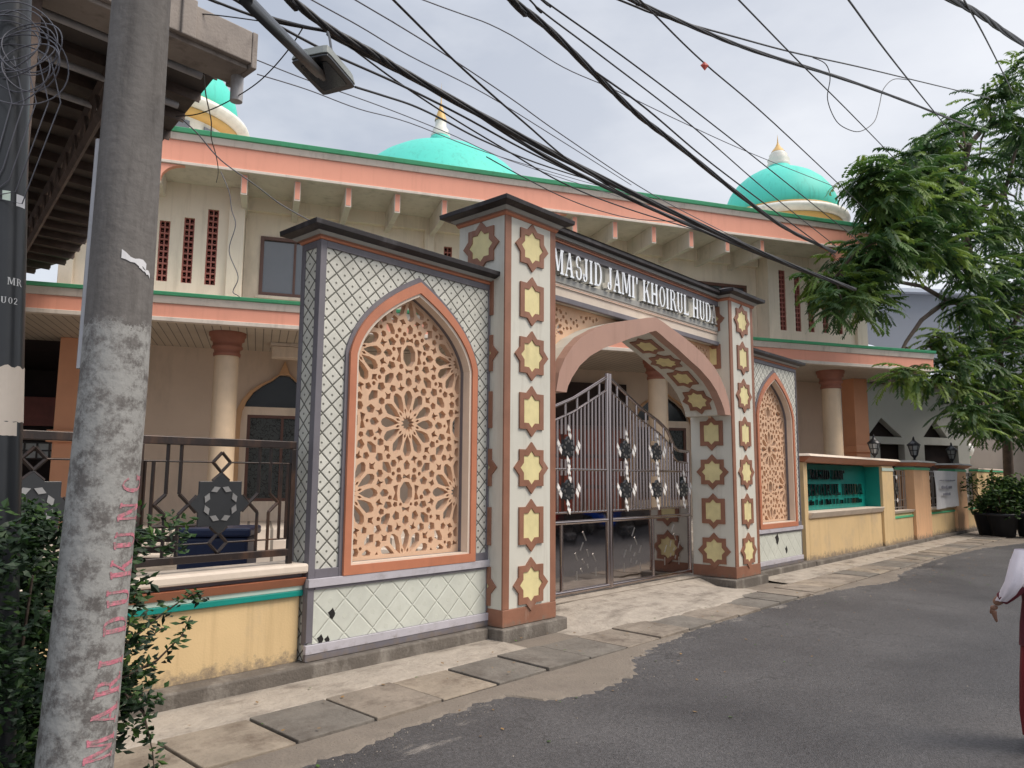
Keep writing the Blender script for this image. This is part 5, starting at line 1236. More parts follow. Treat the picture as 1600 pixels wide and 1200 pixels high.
# pink stencilled letters up the right-hand side, reading upwards
vdir = Vector((CAM.x - px, CAM.y - py, 0)).normalized()
aview = math.atan2(vdir.y, vdir.x)
def on_pole(ang, z, e): c = pole_c(z); r_ = pole_r(z) + e; return (c.x + r_ * math.cos(aview + ang), c.y + r_ * math.sin(aview + ang), z)
z = .60; random.seed(5)
for ch in "MARI DUKUNG":
    if ch == ' ': z += .045; continue
    Q, w_ = glyph(ch); mb = MB()
    h = .115; zoff = (z - .6) * .34
    for q in Q:
        # subdivide each stroke so that it hugs the curve
        (a0, b0), (a1, b1), (a2, b2), (a3, b3) = q[:4] if len(q) >= 4 else (q + [q[-1]])[:4]
        n_ = 6; grid = []
        for i in range(n_ + 1):
            for j in range(n_ + 1):
                u, v = i / n_, j / n_
                a = (a0 * (1 - u) + a1 * u) * (1 - v) + (a3 * (1 - u) + a2 * u) * v; b = (b0 * (1 - u) + b1 * u) * (1 - v) + (b3 * (1 - u) + b2 * u) * v
                ang = .66 + zoff + (.5 - b) * .90 + .03 * math.sin(7 * z + 5 * a)
                grid.append(on_pole(ang, z + a * .085, .0015 + .0008 * random.random()))
        mb.add(grid, [(i * (n_ + 1) + j, (i + 1) * (n_ + 1) + j, (i + 1) * (n_ + 1) + j + 1, i * (n_ + 1) + j + 1) for i in range(n_) for j in range(n_)])
    obj('painted_letter', mb, 'graffiti_pink', t); z += (w_ * .085 + .028)

# torn paper scraps and conduit
mb = MB()
for a0, z0, w_, h in ((-.05, 2.40, .09, .026), (.50, 2.375, .05, .016)):
    n_ = 6; gq = []
    for i in range(n_ + 1): gq += [on_pole(a0 + w_ * 9 * i / n_, z0 - .025 * i / n_ + .006 * math.sin(i * 3), .003), on_pole(a0 + w_ * 9 * i / n_, z0 + h - .03 * i / n_ + .008 * math.cos(i * 5), .003)]
    mb.add(gq, [(2 * i, 2 * i + 2, 2 * i + 3, 2 * i + 1) for i in range(n_)])
obj('torn_poster', mb, 'banner_white', t)
mb = MB()
mb.tube([pole_c(z) - RT * (pole_r(z) + .026) + Vector((.02, .02, 0)) for z in (2.0, 2.3, 2.6, 2.86, 2.92)], .019, 10); obj('conduit', mb, 'pipe_grey', t)

bx, by = -5.194, -2.085
def bp_c(z): return Vector((bx, by, z)) + RT * (.150 - .066 * z)
mb = MB(); zs = [-.17 + 7.0 * k / 50 for k in range(51)]; mb.tube([bp_c(z) for z in zs], .068, 32)
t = thing('steel_pole', 'black painted steel pole with white band at the far left edge', 'pole', (bx, by, GZ)); obj('shaft', mb, 'lamp_dark', t)
vd = Vector((CAM.x - bx, CAM.y - by, 0)).normalized(); av = math.atan2(vd.y, vd.x)
def on_bp(ang, z, e): c = bp_c(z); r_ = .068 + e; return (c.x + r_ * math.cos(av + ang), c.y + r_ * math.sin(av + ang), z)
def bp_patch(a0, a1, z0, z1, e=.0015, n_=10, wob=0):
    mb = MB(); g = []
    for i in range(n_ + 1): a = a0 + (a1 - a0) * i / n_; g += [on_bp(a, z0 + wob * .4 * math.sin(i * 2.1), e), on_bp(a, z1 + wob * math.sin(i * 1.7) - wob * .5 * i / n_, e)]
    return mb.add(g, [(2 * i, 2 * i + 2, 2 * i + 3, 2 * i + 1) for i in range(n_)])
obj('white_band', bp_patch(-2.6, 2.6, 1.80, 2.02, .0015, 30, .006), 'cream_trim', t)
obj('white_band', bp_patch(-.5, .72, 1.745, 1.80, .002, 12, .002), 'cream_trim', t); 
obj('sticker', bp_patch(-.30, .10, 2.69, 2.73, .002), 'pale_mint', t); obj('sticker', bp_patch(.40, .95, 2.675, 2.725, .002), 'banner_white', t)
def bp_text(word, a, z, h, ks):
    mb = MB()
    for ch in word:
        Q, w_ = glyph(ch)
        for q in Q: mb.add([on_bp(a + p * ks, z + b * h, .0022) for p, b in q], [list(range(len(q)))])
        a += (w_ + .1) * ks
    obj('lettering', mb, 'white_lettering', t)
bp_text('MR', .05, 2.345, .030, .40); bp_text('PU02', -.55, 2.268, .026, .36)
# coiled fibre cable hanging on the steel pole
mb = MB(); random.seed(21)
for k in range(11):
    rr = random.uniform(.09, .17); c = bp_c(3.27) + RT * (.03 + random.uniform(-.05, .07)) + Vector((0, 0, random.uniform(-.04, .10))) + Vector((-vd.x, -vd.y, 0)) * (-.10)
    tl = random.uniform(-.25, .25); pts = []
    for q in range(33):
        a = 2 * math.pi * q / 32; pts.append(c + RT * rr * math.cos(a) * (1.15) + Vector((0, 0, rr * math.sin(a))) + Vector((vd.x, vd.y, 0)) * (.03 * math.sin(a * 2 + k) + tl * .05))
    mb.tube(pts, .0028, 5, 0, False)
c0_ = bp_c(3.05) + Vector((vd.x, vd.y, 0)) * .09
for k in range(5): mb.tube([c0_ + RT * (.05 * k - .06) + Vector((0, 0, .25)), c0_ + RT * (.05 * k + .0) + Vector((0, 0, .05)), c0_ + RT * (.03 * k - .04) + Vector((0, 0, -.18 - .05 * k)), c0_ + RT * (-.06) + Vector((0, 0, -.35))], .0025, 5)
single('cable_coil', mb, 'cable_grey', 'loose coil of thin grey cable hanging on the black steel pole', 'cable', tuple(bp_c(3.2)))

# street lamp on its arm
t = thing('street_lamp', 'flat dark street lamp on a long slanting arm reaching from the concrete pole', 'street lamp', (-4.97, -2.62, 3.5))
a0 = Vector((-4.95, -3.17, 3.30)); tipv = Vector((-3.86, -2.18, 3.80)); d_ = (tipv - Vector((-4.756, -3.097, 3.362)))
mb = MB(); st = Vector((-4.756, -3.097, 3.362)); p0 = st - d_ * .28
mb.tube([(-4.935, -2.60, 4.06), (-4.925, -2.72, 4.02), (-4.86, -2.92, 3.78), st.lerp(Vector((-4.86, -2.92, 3.78)), .5), st, tipv], .027, 14); obj('arm', mb, 'lamp_dark', t)
LC = [(-3.996, -2.107, 3.85), (-3.902, -2.325, 3.85), (-3.589, -2.151, 3.85), (-3.663, -1.924, 3.85)]
# lamp head: frame from back-projected corners
c_ = Vector((-3.76, -2.07, 3.842)); ax = d_.normalized(); hx_ = Vector((.674, -.739, 0)).normalized()
corners = [Vector(LC[0]), Vector(LC[1]), Vector(LC[2]), Vector(LC[3])]
cen = sum(corners, Vector()) / 4; nrm = (corners[2] - corners[0]).cross(corners[3] - corners[1]).normalized()
if nrm.dot(CAM - cen) < 0: nrm = -nrm      # the glass side faces the street below
def head(sc0, sc1, e0, e1, mat, name, par, smooth=False):
    mb = MB(); n_ = 4
    def rr(s, e):
        o = []
        for i in range(4):
            c, p, q = corners[i], corners[i - 1], corners[(i + 1) % 4]
            for w_ in (.14, .04, 0):
                pass
            o += [c.lerp(p, .13), c.lerp(p, .035).lerp(c.lerp(q, .035), .5), c.lerp(q, .13)]
        return [cen + (v - cen) * s + nrm * e for v in o]
    A_, B_ = rr(sc0, e0), rr(sc1, e1); k = len(A_)
    mb.add(A_ + B_, [list(range(k)), list(range(k, 2 * k))[::-1]] + [(i, (i + 1) % k, k + (i + 1) % k, k + i) for i in range(k)])
    return obj(name, mb, mat, par, bevel=.004)
hd = head(1.0, .90, 0, -.055, 'lamp_housing', 'housing', t); head(.985, .96, .018, .0005, 'lamp_dark', 'bezel', hd)
head(.72, .72, .0215, .0185, 'dark_glass', 'lens', hd)
mb = MB(); mb.tube([tipv - ax * .02, tipv + ax * .12], .020, 10); mb.tube([tipv + ax * .12 + nrm * .004, tipv + ax * .20 + nrm * .004], .016, 10); obj('clamp', mb, 'lamp_dark', t)

# ================================================================== overhead cables
WIRES = [
 ('thickest black cable bundle sagging from top left down across the gateway', [[-8.138, -1.499, 7.054], [-3.489, -0.676, 5.409], [-3.246, -0.633, 5.323], [-2.818, -0.606, 5.236], [-2.372, -0.614, 5.209], [-1.947, -0.617, 5.177], [-0.612, -0.648, 5.114], [1.138, -0.705, 5.068], [3.705, -0.811, 5.052], [6.094, -0.925, 5.073], [8.36, -1.051, 5.143], [11.264, -0.177, 5.834], [17.072, 1.571, 7.215]], 0.03328),
 ('black cable strand twisting just under the thickest bundle', [[-2.763, -0.542, 5.232], [-2.174, -0.536, 5.22], [-1.405, -0.537, 5.227], [0.087, -0.491, 5.139], [2.037, -0.486, 5.138], [4.311, -0.511, 5.207], [7.194, -0.556, 5.331], [10.024, 0.477, 6.102], [15.683, 2.542, 7.645]], 0.02176),
 ('black cable coming off top left and joining the bundle above the street lamp', [[-8.901, -1.032, 5.189], [-3.92, -0.598, 5.112], [-3.404, -0.553, 5.104], [-3.075, -0.549, 5.159], [-2.753, -0.555, 5.243]], 0.0143),
 ('slack black cable lowest of those joining the bundle above the street lamp', [[-9.156, -0.251, 4.744], [-4.169, -0.462, 5.044], [-3.72, -0.481, 5.071], [-3.271, -0.506, 5.116], [-2.753, -0.555, 5.243]], 0.011000000000000001),
 ('thin dark cable passing just right of the street lamp head over the central dome', [[-3.381, -0.846, 4.876], [-2.85, -0.763, 4.919], [-2.129, -0.667, 5.01], [-1.23, -0.535, 5.099], [-0.081, -0.354, 5.19], [1.557, -0.121, 5.368], [4.339, 0.262, 5.697], [6.925, 1.676, 6.689], [12.097, 4.503, 8.672]], 0.011000000000000001),
 ('thin dark cable falling from the bundle above the central dome finial', [[-2.682, -0.492, 5.291], [-2.012, -0.423, 5.21], [-1.244, -0.365, 5.151], [-0.349, -0.314, 5.111], [0.721, -0.259, 5.076], [2.11, -0.24, 5.149], [4.85, -0.246, 5.417], [7.536, 1.018, 6.331], [12.907, 3.547, 8.16]], 0.0088),
 ('thick black cable starting top centre and sagging to the tree above the right pillar', [[-7.606, -3.221, 4.906], [-2.68, -2.362, 4.885], [-2.445, -2.321, 4.884], [-1.953, -2.261, 4.914], [-1.105, -2.122, 4.922], [-0.325, -2.001, 4.937], [0.569, -1.891, 4.991], [2.598, -1.629, 5.096], [4.556, -1.401, 5.233], [7.048, -1.179, 5.528], [9.9, -0.244, 6.365], [15.603, 1.626, 8.038]], 0.0256),
 ('thin black wire hugging the right side of the thick centre cable', [[-1.394, -2.265, 4.825], [-0.457, -2.153, 4.91], [1.012, -1.944, 4.998], [3.324, -1.646, 5.179], [7.052, -1.176, 5.484], [9.906, -0.235, 6.308], [15.613, 1.646, 7.955]], 0.0088),
 ('thin straight black wire crossing the sky left of the right dome', [[-7.17, -3.049, 5.187], [-2.253, -2.143, 5.214], [-1.884, -2.075, 5.216], [-0.874, -1.961, 5.307], [1.154, -1.725, 5.481], [4.063, -1.341, 5.67], [8.038, -0.851, 5.972], [10.883, 0.085, 6.83], [16.572, 1.956, 8.546]], 0.007700000000000001),
 ('thin straight black wire passing in front of the right dome finial', [[-7.167, -2.792, 5.027], [-2.206, -2.195, 5.215], [-1.915, -2.16, 5.226], [-0.367, -2.035, 5.375], [2.374, -1.785, 5.595], [8.355, -1.209, 6.035], [11.226, -0.357, 6.894], [16.967, 1.347, 8.611]], 0.007700000000000001),
 ('upper right black cable sagging from top centre into the tree', [[-6.261, -2.551, 4.385], [-1.389, -2.394, 5.497], [-0.894, -2.378, 5.61], [0.149, -2.361, 5.884], [1.475, -2.349, 6.254], [4.424, -2.349, 7.157], [7.827, -2.335, 8.155], [12.847, -2.297, 9.584], [15.69, -1.819, 10.772], [21.375, -0.863, 13.148]], 0.02048),
 ('thin wire running above the upper right cable to the tree', [[-6.288, -2.296, 4.185], [-1.456, -2.316, 5.471], [-0.487, -2.32, 5.729], [1.0, -2.352, 6.197], [2.481, -2.386, 6.674], [4.69, -2.448, 7.425], [7.922, -2.533, 8.502], [13.08, -2.668, 10.221], [15.901, -2.256, 11.482], [21.544, -1.431, 14.005]], 0.0099),
 ('thin wire hanging in a slack loop below the upper right wires', [[3.618, -2.209, 7.181], [3.898, -2.276, 7.186], [4.125, -2.25, 7.088], [4.382, -2.117, 6.928], [4.776, -2.088, 6.77], [5.11, -2.145, 6.735], [5.421, -2.23, 6.791], [5.786, -2.323, 7.048], [6.074, -2.33, 7.416], [6.355, -2.324, 7.798], [6.694, -2.397, 8.087], [7.138, -2.518, 8.216]], 0.006600000000000001),
 ('thin black wire with a small red tag on it', [[-6.56, -3.539, 4.498], [-1.661, -2.78, 5.15], [-1.248, -2.716, 5.205], [-0.085, -2.539, 5.365], [2.207, -2.232, 5.726], [8.378, -1.344, 6.63], [11.223, -0.521, 7.601], [16.913, 1.125, 9.544]], 0.007700000000000001),
 ('thin black wire slanting steeply left of the slack loop', [[-5.577, -3.764, 4.432], [-0.731, -3.112, 5.478], [1.534, -2.807, 5.967], [4.325, -2.441, 6.578], [8.696, -1.856, 7.524], [11.52, -1.152, 8.641], [17.169, 0.257, 10.874]], 0.007700000000000001),
 ('thin black wire slanting steeply right of the slack loop', [[-4.934, -4.351, 4.239], [-0.126, -3.775, 5.485], [2.706, -3.436, 6.219], [9.378, -2.687, 7.983], [12.223, -2.158, 9.146], [17.913, -1.101, 11.473]], 0.0088),
 ('thick twisted black cable cutting the top right corner', [[-4.373, -4.093, 3.939], [0.375, -4.325, 5.49], [1.805, -4.395, 5.957], [2.959, -4.435, 6.303], [5.752, -4.542, 7.161]], 0.028159999999999998),
 ('thin black wire nearest the top right corner', [[-4.256, -4.843, 4.0], [0.493, -4.459, 5.516], [2.956, -4.26, 6.302], [7.732, -3.841, 7.81], [10.561, -3.484, 9.074], [16.22, -2.771, 11.601]], 0.007700000000000001),
 ('dark wire crossing the bundle from top centre left to the roof edge', [[-7.905, -2.956, 5.141], [-3.084, -1.64, 4.988], [-2.549, -1.494, 4.971], [-1.968, -1.339, 4.954], [-0.91, -1.086, 4.957], [0.228, -0.828, 4.977], [1.993, -0.514, 5.136], [4.702, -0.102, 5.517], [7.358, 1.218, 6.462], [12.669, 3.858, 8.353]], 0.0099),
 ('fine grey wire running parallel above the thickest bundle', [[-7.873, -1.682, 4.608], [-3.08, -0.535, 5.454], [-2.332, -0.356, 5.586], [-1.59, -0.17, 5.702], [-0.182, 0.152, 5.975], [1.908, 0.682, 6.293], [4.539, 1.356, 6.683], [6.977, 2.917, 7.82], [11.854, 6.04, 10.095]], 0.006600000000000001),
 ('fine grey wire second above the thickest bundle', [[-7.814, -1.22, 5.203], [-2.838, -0.8, 5.457], [-2.21, -0.747, 5.489], [-1.549, -0.685, 5.511], [-0.539, -0.577, 5.523], [0.47, -0.459, 5.517], [2.8, -0.214, 5.552], [5.904, 0.035, 5.737], [8.611, 1.268, 6.643], [14.025, 3.734, 8.456]], 0.006600000000000001),
 ('long fine grey wire crossing the middle of the sky', [[-6.771, -0.476, 5.11], [-1.863, -0.484, 6.063], [-0.647, -0.486, 6.299], [0.514, -0.426, 6.391], [1.594, -0.408, 6.556], [3.288, -0.367, 6.783], [5.746, -0.319, 7.138], [9.926, -0.269, 7.818], [12.713, 0.624, 8.879], [18.286, 2.411, 11.001]], 0.006600000000000001),
 ('fine wavy wire leaving the street lamp towards the central dome', [[-3.509, -2.024, 3.917], [-3.215, -1.921, 4.014], [-2.878, -1.802, 4.121], [-2.474, -1.648, 4.226], [-1.685, -1.339, 4.417], [-0.128, -0.76, 4.853], [3.886, 0.686, 6.09], [6.359, 2.227, 7.197], [11.305, 5.309, 9.412]], 0.007700000000000001),
 ('fine grey wire from the rusty gutter end passing behind the lamp', [[-3.042, 0.083, 5.117], [-2.487, 0.194, 5.21], [-1.456, 0.39, 5.408], [-0.35, 0.611, 5.594], [1.091, 0.912, 5.808], [4.411, 1.538, 6.461], [6.837, 3.142, 7.562], [11.688, 6.349, 9.764]], 0.0055000000000000005),
 ('lowest fine grey wire from the gutter crossing above the left eave', [[-3.03, 0.093, 4.998], [-2.491, 0.181, 5.11], [-1.839, 0.299, 5.215], [-1.087, 0.419, 5.385], [0.366, 0.682, 5.621], [2.709, 1.071, 6.098], [4.557, 1.371, 6.495], [7.008, 2.93, 7.603], [11.911, 6.049, 9.818]], 0.0055000000000000005),
 ('slack wire from the cable bundle down to the downpipe stub', [[-3.003, -0.565, 5.165], [-2.979, -0.35, 5.099], [-2.965, -0.031, 5.025], [-2.97, 0.278, 4.98], [-3.004, 0.731, 4.964], [-3.051, 1.144, 4.986], [-3.107, 1.51, 5.062]], 0.0055000000000000005),
 ('drop wire falling from the gutter past the left dome to the eave', [[-3.174, 0.808, 5.213], [-2.861, 1.428, 5.342], [-2.397, 2.297, 5.531], [-2.075, 2.976, 5.669], [-1.546, 3.945, 5.885], [-1.08, 4.852, 6.077], [-0.707, 5.688, 6.246]], 0.006600000000000001),
 ('grey drop wire slanting from the left eave to the screen wall top', [[-3.116, 1.382, 5.002], [-2.932, 1.389, 4.902], [-2.678, 1.42, 4.733], [-2.295, 1.406, 4.577], [-1.998, 1.397, 4.451], [-1.624, 1.362, 4.344]], 0.006600000000000001),
 ('thin wire sagging across the salmon fascia right of the left pillar', [[-0.554, -0.226, 4.989], [0.24, -0.073, 5.042], [1.169, 0.097, 5.122], [2.241, 0.268, 5.272], [3.494, 0.443, 5.525], [5.278, 0.67, 6.017]], 0.006600000000000001),
 ('thin wire running from the roof corner across the top left sky', [[-3.635, 0.52, 5.463], [-3.349, 0.212, 5.434], [-3.016, -0.141, 5.373], [-2.703, -0.475, 5.323]], 0.0055000000000000005),
 ('thin grey cable hanging down the cream pilaster beside the left vent slots', [[0.123, 7.303, 7.143], [0.263, 7.219, 6.769], [0.326, 7.21, 6.442], [0.401, 7.18, 6.161], [0.366, 7.304, 5.692], [0.522, 7.218, 5.225], [0.485, 7.309, 4.955], [0.556, 7.246, 4.874], [1.955, 9.791, 5.46], [4.753, 14.88, 6.633]], 0.0088),
 ('short black lead dropping from the thickest bundle to the street lamp', [[-3.599, -1.846, 4.303], [-3.638, -1.93, 4.209], [-3.715, -2.074, 4.034], [-3.771, -2.183, 3.904]], 0.007700000000000001)]

for lab, pts, r_ in WIRES:
    P = [Vector(p) for p in pts]; Q = []
    for i in range(len(P) - 1):       # Catmull-Rom smoothing
        a, b, c, d = P[max(i - 1, 0)], P[i], P[i + 1], P[min(i + 2, len(P) - 1)]
        for k in range(6):
            s = k / 6; Q.append(.5 * ((2 * b) + (c - a) * s + (2 * a - 5 * b + 4 * c - d) * s * s + (3 * b - a - 3 * c + d) * s ** 3))
    Q.append(P[-1]); mb = MB()
    fine = 'grey' in lab
    if r_ > .015:     # a bundle: a few strands twisted round each other
        for q in range(4):
            off = []
            for i, p in enumerate(Q):
                an = i * .55 + q * math.pi / 2; off.append(p + Vector((0, math.cos(an), math.sin(an))) * r_ * .55)
            mb.tube(off, r_ * .52, 6)
    else: mb.tube(Q, r_, 5)
    o = single('overhead_cable', mb, 'cable_grey' if fine else 'cable_black', lab, 'cable', tuple(P[0]), group='cables strung across the sky')
mb = MB(); fc = Vector((-.375, -2.694, 5.155))
mb.add([fc + Vector((0, 0, .035)), fc + Vector((.025, -.028, 0)), fc + Vector((0, 0, -.05)), fc + Vector((-.025, .028, 0)), fc + Vector((.01, .008, 0)), fc + Vector((-.01, -.008, 0))], [(0, 1, 4), (1, 2, 4), (2, 3, 4), (3, 0, 4), (1, 0, 5), (2, 1, 5), (3, 2, 5), (0, 3, 5)])
single('warning_tag', mb, 'tag_red', 'small dark red diamond tag hanging on a thin wire high over the road', 'tag', tuple(fc))

# ================================================================== tree at the right
TREE_TIPS = [(11.14, -0.85, 8.36), (13.03, -0.98, 9.17), (15.29, -1.21, 10.32), (17.78, -1.28, 11.84), (20.41, -1.63, 13.54), (20.48, -2.23, 13.78), (20.6, -2.28, 12.35), (12.68, -0.4, 8.45), (12.91, -1.1, 8.34), (14.69, -1.19, 9.1), (20.7, -1.2, 11.67), (21.82, -1.77, 11.22), (12.79, -0.4, 7.77), (13.54, -0.91, 7.77), (15.27, -0.86, 8.4), (16.81, -1.31, 8.89), (21.71, -1.45, 9.99), (12.68, -0.04, 7.07), (12.28, -0.77, 6.71), (15.98, -0.74, 7.55), (17.16, -0.86, 7.8), (19.06, -1.45, 7.92), (23.07, -1.7, 8.97), (11.43, 0.5, 6.21), (11.1, -0.14, 5.97), (10.39, -0.21, 5.37), (12.91, -0.05, 5.72), (17.93, -0.94, 6.46), (22.22, -1.19, 7.17), (23.65, -1.6, 7.36), (16.98, -0.63, 5.44), (19.23, -0.63, 5.76), (20.82, -1.17, 5.72), (23.52, -1.42, 5.62), (17.14, -0.77, 4.7), (20.6, -0.62, 4.54), (22.93, -0.91, 4.53), (21.63, -1.61, 4.17), (17.57, -0.92, 3.61), (21.16, -1.13, 3.36), (24.23, -1.15, 3.11), (13.4, -0.65, 4.04), (20.43, -0.78, 3.73), (21.71, -2.71, 13.68), (22.77, -2.8, 11.88), (22.89, -2.98, 9.73), (22.85, -2.68, 7.68), (23.59, -2.29, 5.75), (23.93, -3.62, 10.93), (25.12, -3.36, 8.67), (24.52, -3.09, 6.43), (15.69, -0.78, 9.78), (17.38, -0.99, 10.83), (13.72, -0.6, 8.38), (15.65, -0.9, 9.02), (13.59, -1.08, 7.34), (16.48, -0.72, 8.12), (19.95, -0.93, 9.02), (23.24, -1.57, 10.14), (12.23, -0.5, 6.44), (20.3, -1.04, 7.66), (21.48, -1.69, 7.78), (20.73, -0.89, 6.55), (22.65, -1.42, 6.36), (22.48, -1.8, 3.82), (21.52, -2.4, 8.48), (24.37, -1.93, 4.37), (12.75, 0.37, 6.87), (10.96, -0.88, 6.74), (12.04, 0.61, 6.06), (11.49, -0.14, 5.76), (11.16, -1.08, 7.83), (11.11, -0.58, 8.17), (15.47, -0.9, 9.94), (17.09, -0.99, 11.2), (19.78, -1.93, 12.57), (22.21, -2.39, 15.1), (15.34, -1.33, 9.0), (14.23, -0.7, 7.24), (18.05, -1.13, 7.38), (22.45, -1.3, 9.56), (23.7, -1.89, 10.64), (12.05, -0.56, 6.62), (16.63, -0.32, 4.36), (18.99, -0.86, 3.25), (19.4, -1.19, 4.76), (22.79, -1.22, 4.92), (20.92, -2.57, 12.37), (21.86, -1.87, 6.19), (19.84, -1.43, 9.89), (22.34, -2.01, 12.19), (19.44, -1.3, 6.67), (20.89, -1.6, 7.48), (23.67, -1.7, 7.56), (18.82, -1.0, 5.09), (24.03, -1.3, 5.04), (22.79, -1.05, 6.43), (17.88, -0.82, 4.27), (20.61, -0.89, 3.34), (22.76, -1.23, 3.66), (17.69, -0.9, 7.72), (16.13, -0.88, 7.91), (13.24, -0.83, 7.39), (12.32, -0.69, 7.96), (15.8, -0.71, 8.94), (17.8, -1.1, 8.83), (22.33, -1.94, 8.33), (21.39, -1.29, 9.3), (14.21, -1.11, 8.22), (18.9, -1.45, 10.21), (23.05, -1.58, 12.78)]
TREE_TRUNK = [(26.45, -0.39, -0.53), (26.28, -0.47, 0.92), (26.04, -0.55, 2.75), (25.21, -0.66, 4.53), (23.9, -0.82, 5.73), (22.49, -0.85, 6.83), (20.84, -0.87, 8.01), (19.22, -0.91, 9.05), (17.83, -1.16, 9.97), (16.79, -1.65, 10.71)]
TREE_BRANCHES = [[(23.99, -0.85, 4.41), (19.9, -0.59, 4.48), (17.27, -0.22, 5.35)], [(22.01, -1.12, 5.47), (22.41, -1.85, 7.1), (22.8, -2.58, 8.74)], [(21.23, -1.06, 6.6), (18.39, -0.53, 6.79), (15.09, -0.06, 6.79), (11.31, 0.29, 6.09)], [(20.23, -0.98, 7.86), (17.44, -0.48, 7.93), (14.98, -0.15, 7.96), (13.02, 0.04, 7.93)], [(19.24, -0.9, 9.05), (21.64, -1.68, 10.76), (21.86, -2.3, 12.8)], [(18.9, -0.96, 10.34), (16.38, -0.54, 10.25), (14.4, -0.25, 9.78)], [(19.42, -1.2, 11.76), (21.29, -1.71, 13.0), (22.06, -2.66, 13.62)], [(24.18, -0.89, 3.55), (24.52, -1.35, 3.99), (24.91, -1.86, 4.42)], [(19.23, -0.7, 6.92), (16.79, -0.21, 6.01), (14.94, 0.19, 4.23)]]

def leafy(name, centers, mat_names, parent, frond_len, nfr, leaf, seed, droop=.5, rad=.35, pairs=11):
    rnd = random.Random(seed); mb = MB()
    for c in centers:
        c = Vector(c); tone = rnd.random()
        for k in range(nfr):
            az = rnd.uniform(0, 2 * math.pi); el = rnd.uniform(-.55, .75)
            d = Vector((math.cos(az) * math.cos(el), math.sin(az) * math.cos(el), math.sin(el)))
            st_ = c + Vector((rnd.uniform(-1, 1), rnd.uniform(-1, 1), rnd.uniform(-.6, .6))) * rad
            L = frond_len * rnd.uniform(.65, 1.15); side = d.cross(Vector((0, 0, 1))).normalized()
            mi = 0 if rnd.random() < .45 else (1 if rnd.random() < .72 else 2)
            if tone > .75 and rnd.random() < .5: mi = 2
            p = st_; dd = d.copy(); step = L / pairs
            for i in range(pairs):
                dd = (dd + Vector((0, 0, -droop * .16))).normalized(); p = p + dd * step
                up = side.cross(dd).normalized(); ll = leaf * (1 - .55 * abs(i / pairs - .45)) * rnd.uniform(.6, 1.2)
                for sg in (-1, 1):
                    tip = p + (side * sg * .75 + dd * .55 + Vector((0, 0, -.30 - .30 * rnd.random()))).normalized() * ll
                    wv = dd * leaf * .19
                    mid = p.lerp(tip, .5) + Vector((0, 0, .03 * leaf))
                    mb.add([p, mid - wv, tip, mid + wv], [(0, 1, 2, 3)], mi)
    return obj(name, mb, mat_names, parent)
t = thing('street_tree', 'tall feathery green tree over the street at the right, thin dark trunk by the pots', 'tree', TREE_TRUNK[0])
mb = MB(); n_ = len(TREE_TRUNK); mb.tube(TREE_TRUNK, [.19 - .014 * i for i in range(n_)], 12); tk = obj('trunk', mb, 'bark', t)
mb = MB(); mb.tube([Vector(TREE_TRUNK[0]) + Vector((0, 0, 1.95)), Vector(TREE_TRUNK[0]) + Vector((-.02, 0, 2.2))], .185, 12)
obj('white_tie', mb, 'banner_white', tk)
for b in TREE_BRANCHES:
    mb = MB(); b = [Vector(p) for p in b]; pts = [b[0]]
    for p, q in zip(b, b[1:]): pts += [p.lerp(q, .5) + Vector((0, 0, .15)), q]
    mb.tube(pts, [.085 * (1 - .75 * i / len(pts)) for i in range(len(pts))], 8); obj('limb', mb, 'bark', tk)
rnd = random.Random(9); mb = MB()
segs = [(Vector(p), Vector(q)) for b in TREE_BRANCHES + [TREE_TRUNK[4:]] for p, q in zip(b, b[1:])]
for c in TREE_TIPS:
    c = Vector(c); best = min(((s0.lerp(s1, q / 4) - c).length, i, q) for i, (s0, s1) in enumerate(segs) for q in range(5)); s0, s1 = segs[best[1]]; b = s0.lerp(s1, best[2] / 4)
    mb = MB(); mb.tube([b, b.lerp(c, .5) + Vector((0, 0, .2)), c], [.045, .03, .012], 5); obj('twig', mb, 'bark', tk)
leafy('crown', TREE_TIPS, ['leaf_dark', 'leaf_mid', 'leaf_bright'], t, .74, 34, .20, 4, .48, .38, 12)

# ================================================================== potted shrubs
def broad_leaves(mb, centers, rnd, n_, size, rad, flat=.5):
    for c in centers:
        c = Vector(c)
        for k in range(n_):
            while True:
                o = Vector((rnd.uniform(-1, 1), rnd.uniform(-1, 1), rnd.uniform(-1, 1)))
                if o.length < 1: break
            p = c + o * rad; s = size * rnd.uniform(.6, 1.25)
            a = Vector((rnd.gauss(0, 1), rnd.gauss(0, 1), rnd.gauss(0, flat))).normalized(); b = a.cross(Vector((rnd.gauss(0, .4), rnd.gauss(0, .4), 1))).normalized()
            q = a.cross(b) * .12 * s
            mi = rnd.choice((0, 0, 1)) if o.z < .2 else rnd.choice((0, 1, 1, 2))
            mb.add([p, p + a * s * .5 - b * s * .28 + q, p + a * s, p + a * s * .5 + b * s * .28 + q, p + a * s * .5 - q], [(0, 1, 4), (1, 2, 4), (2, 3, 4), (3, 0, 4)], mi)
rnd = random.Random(31)
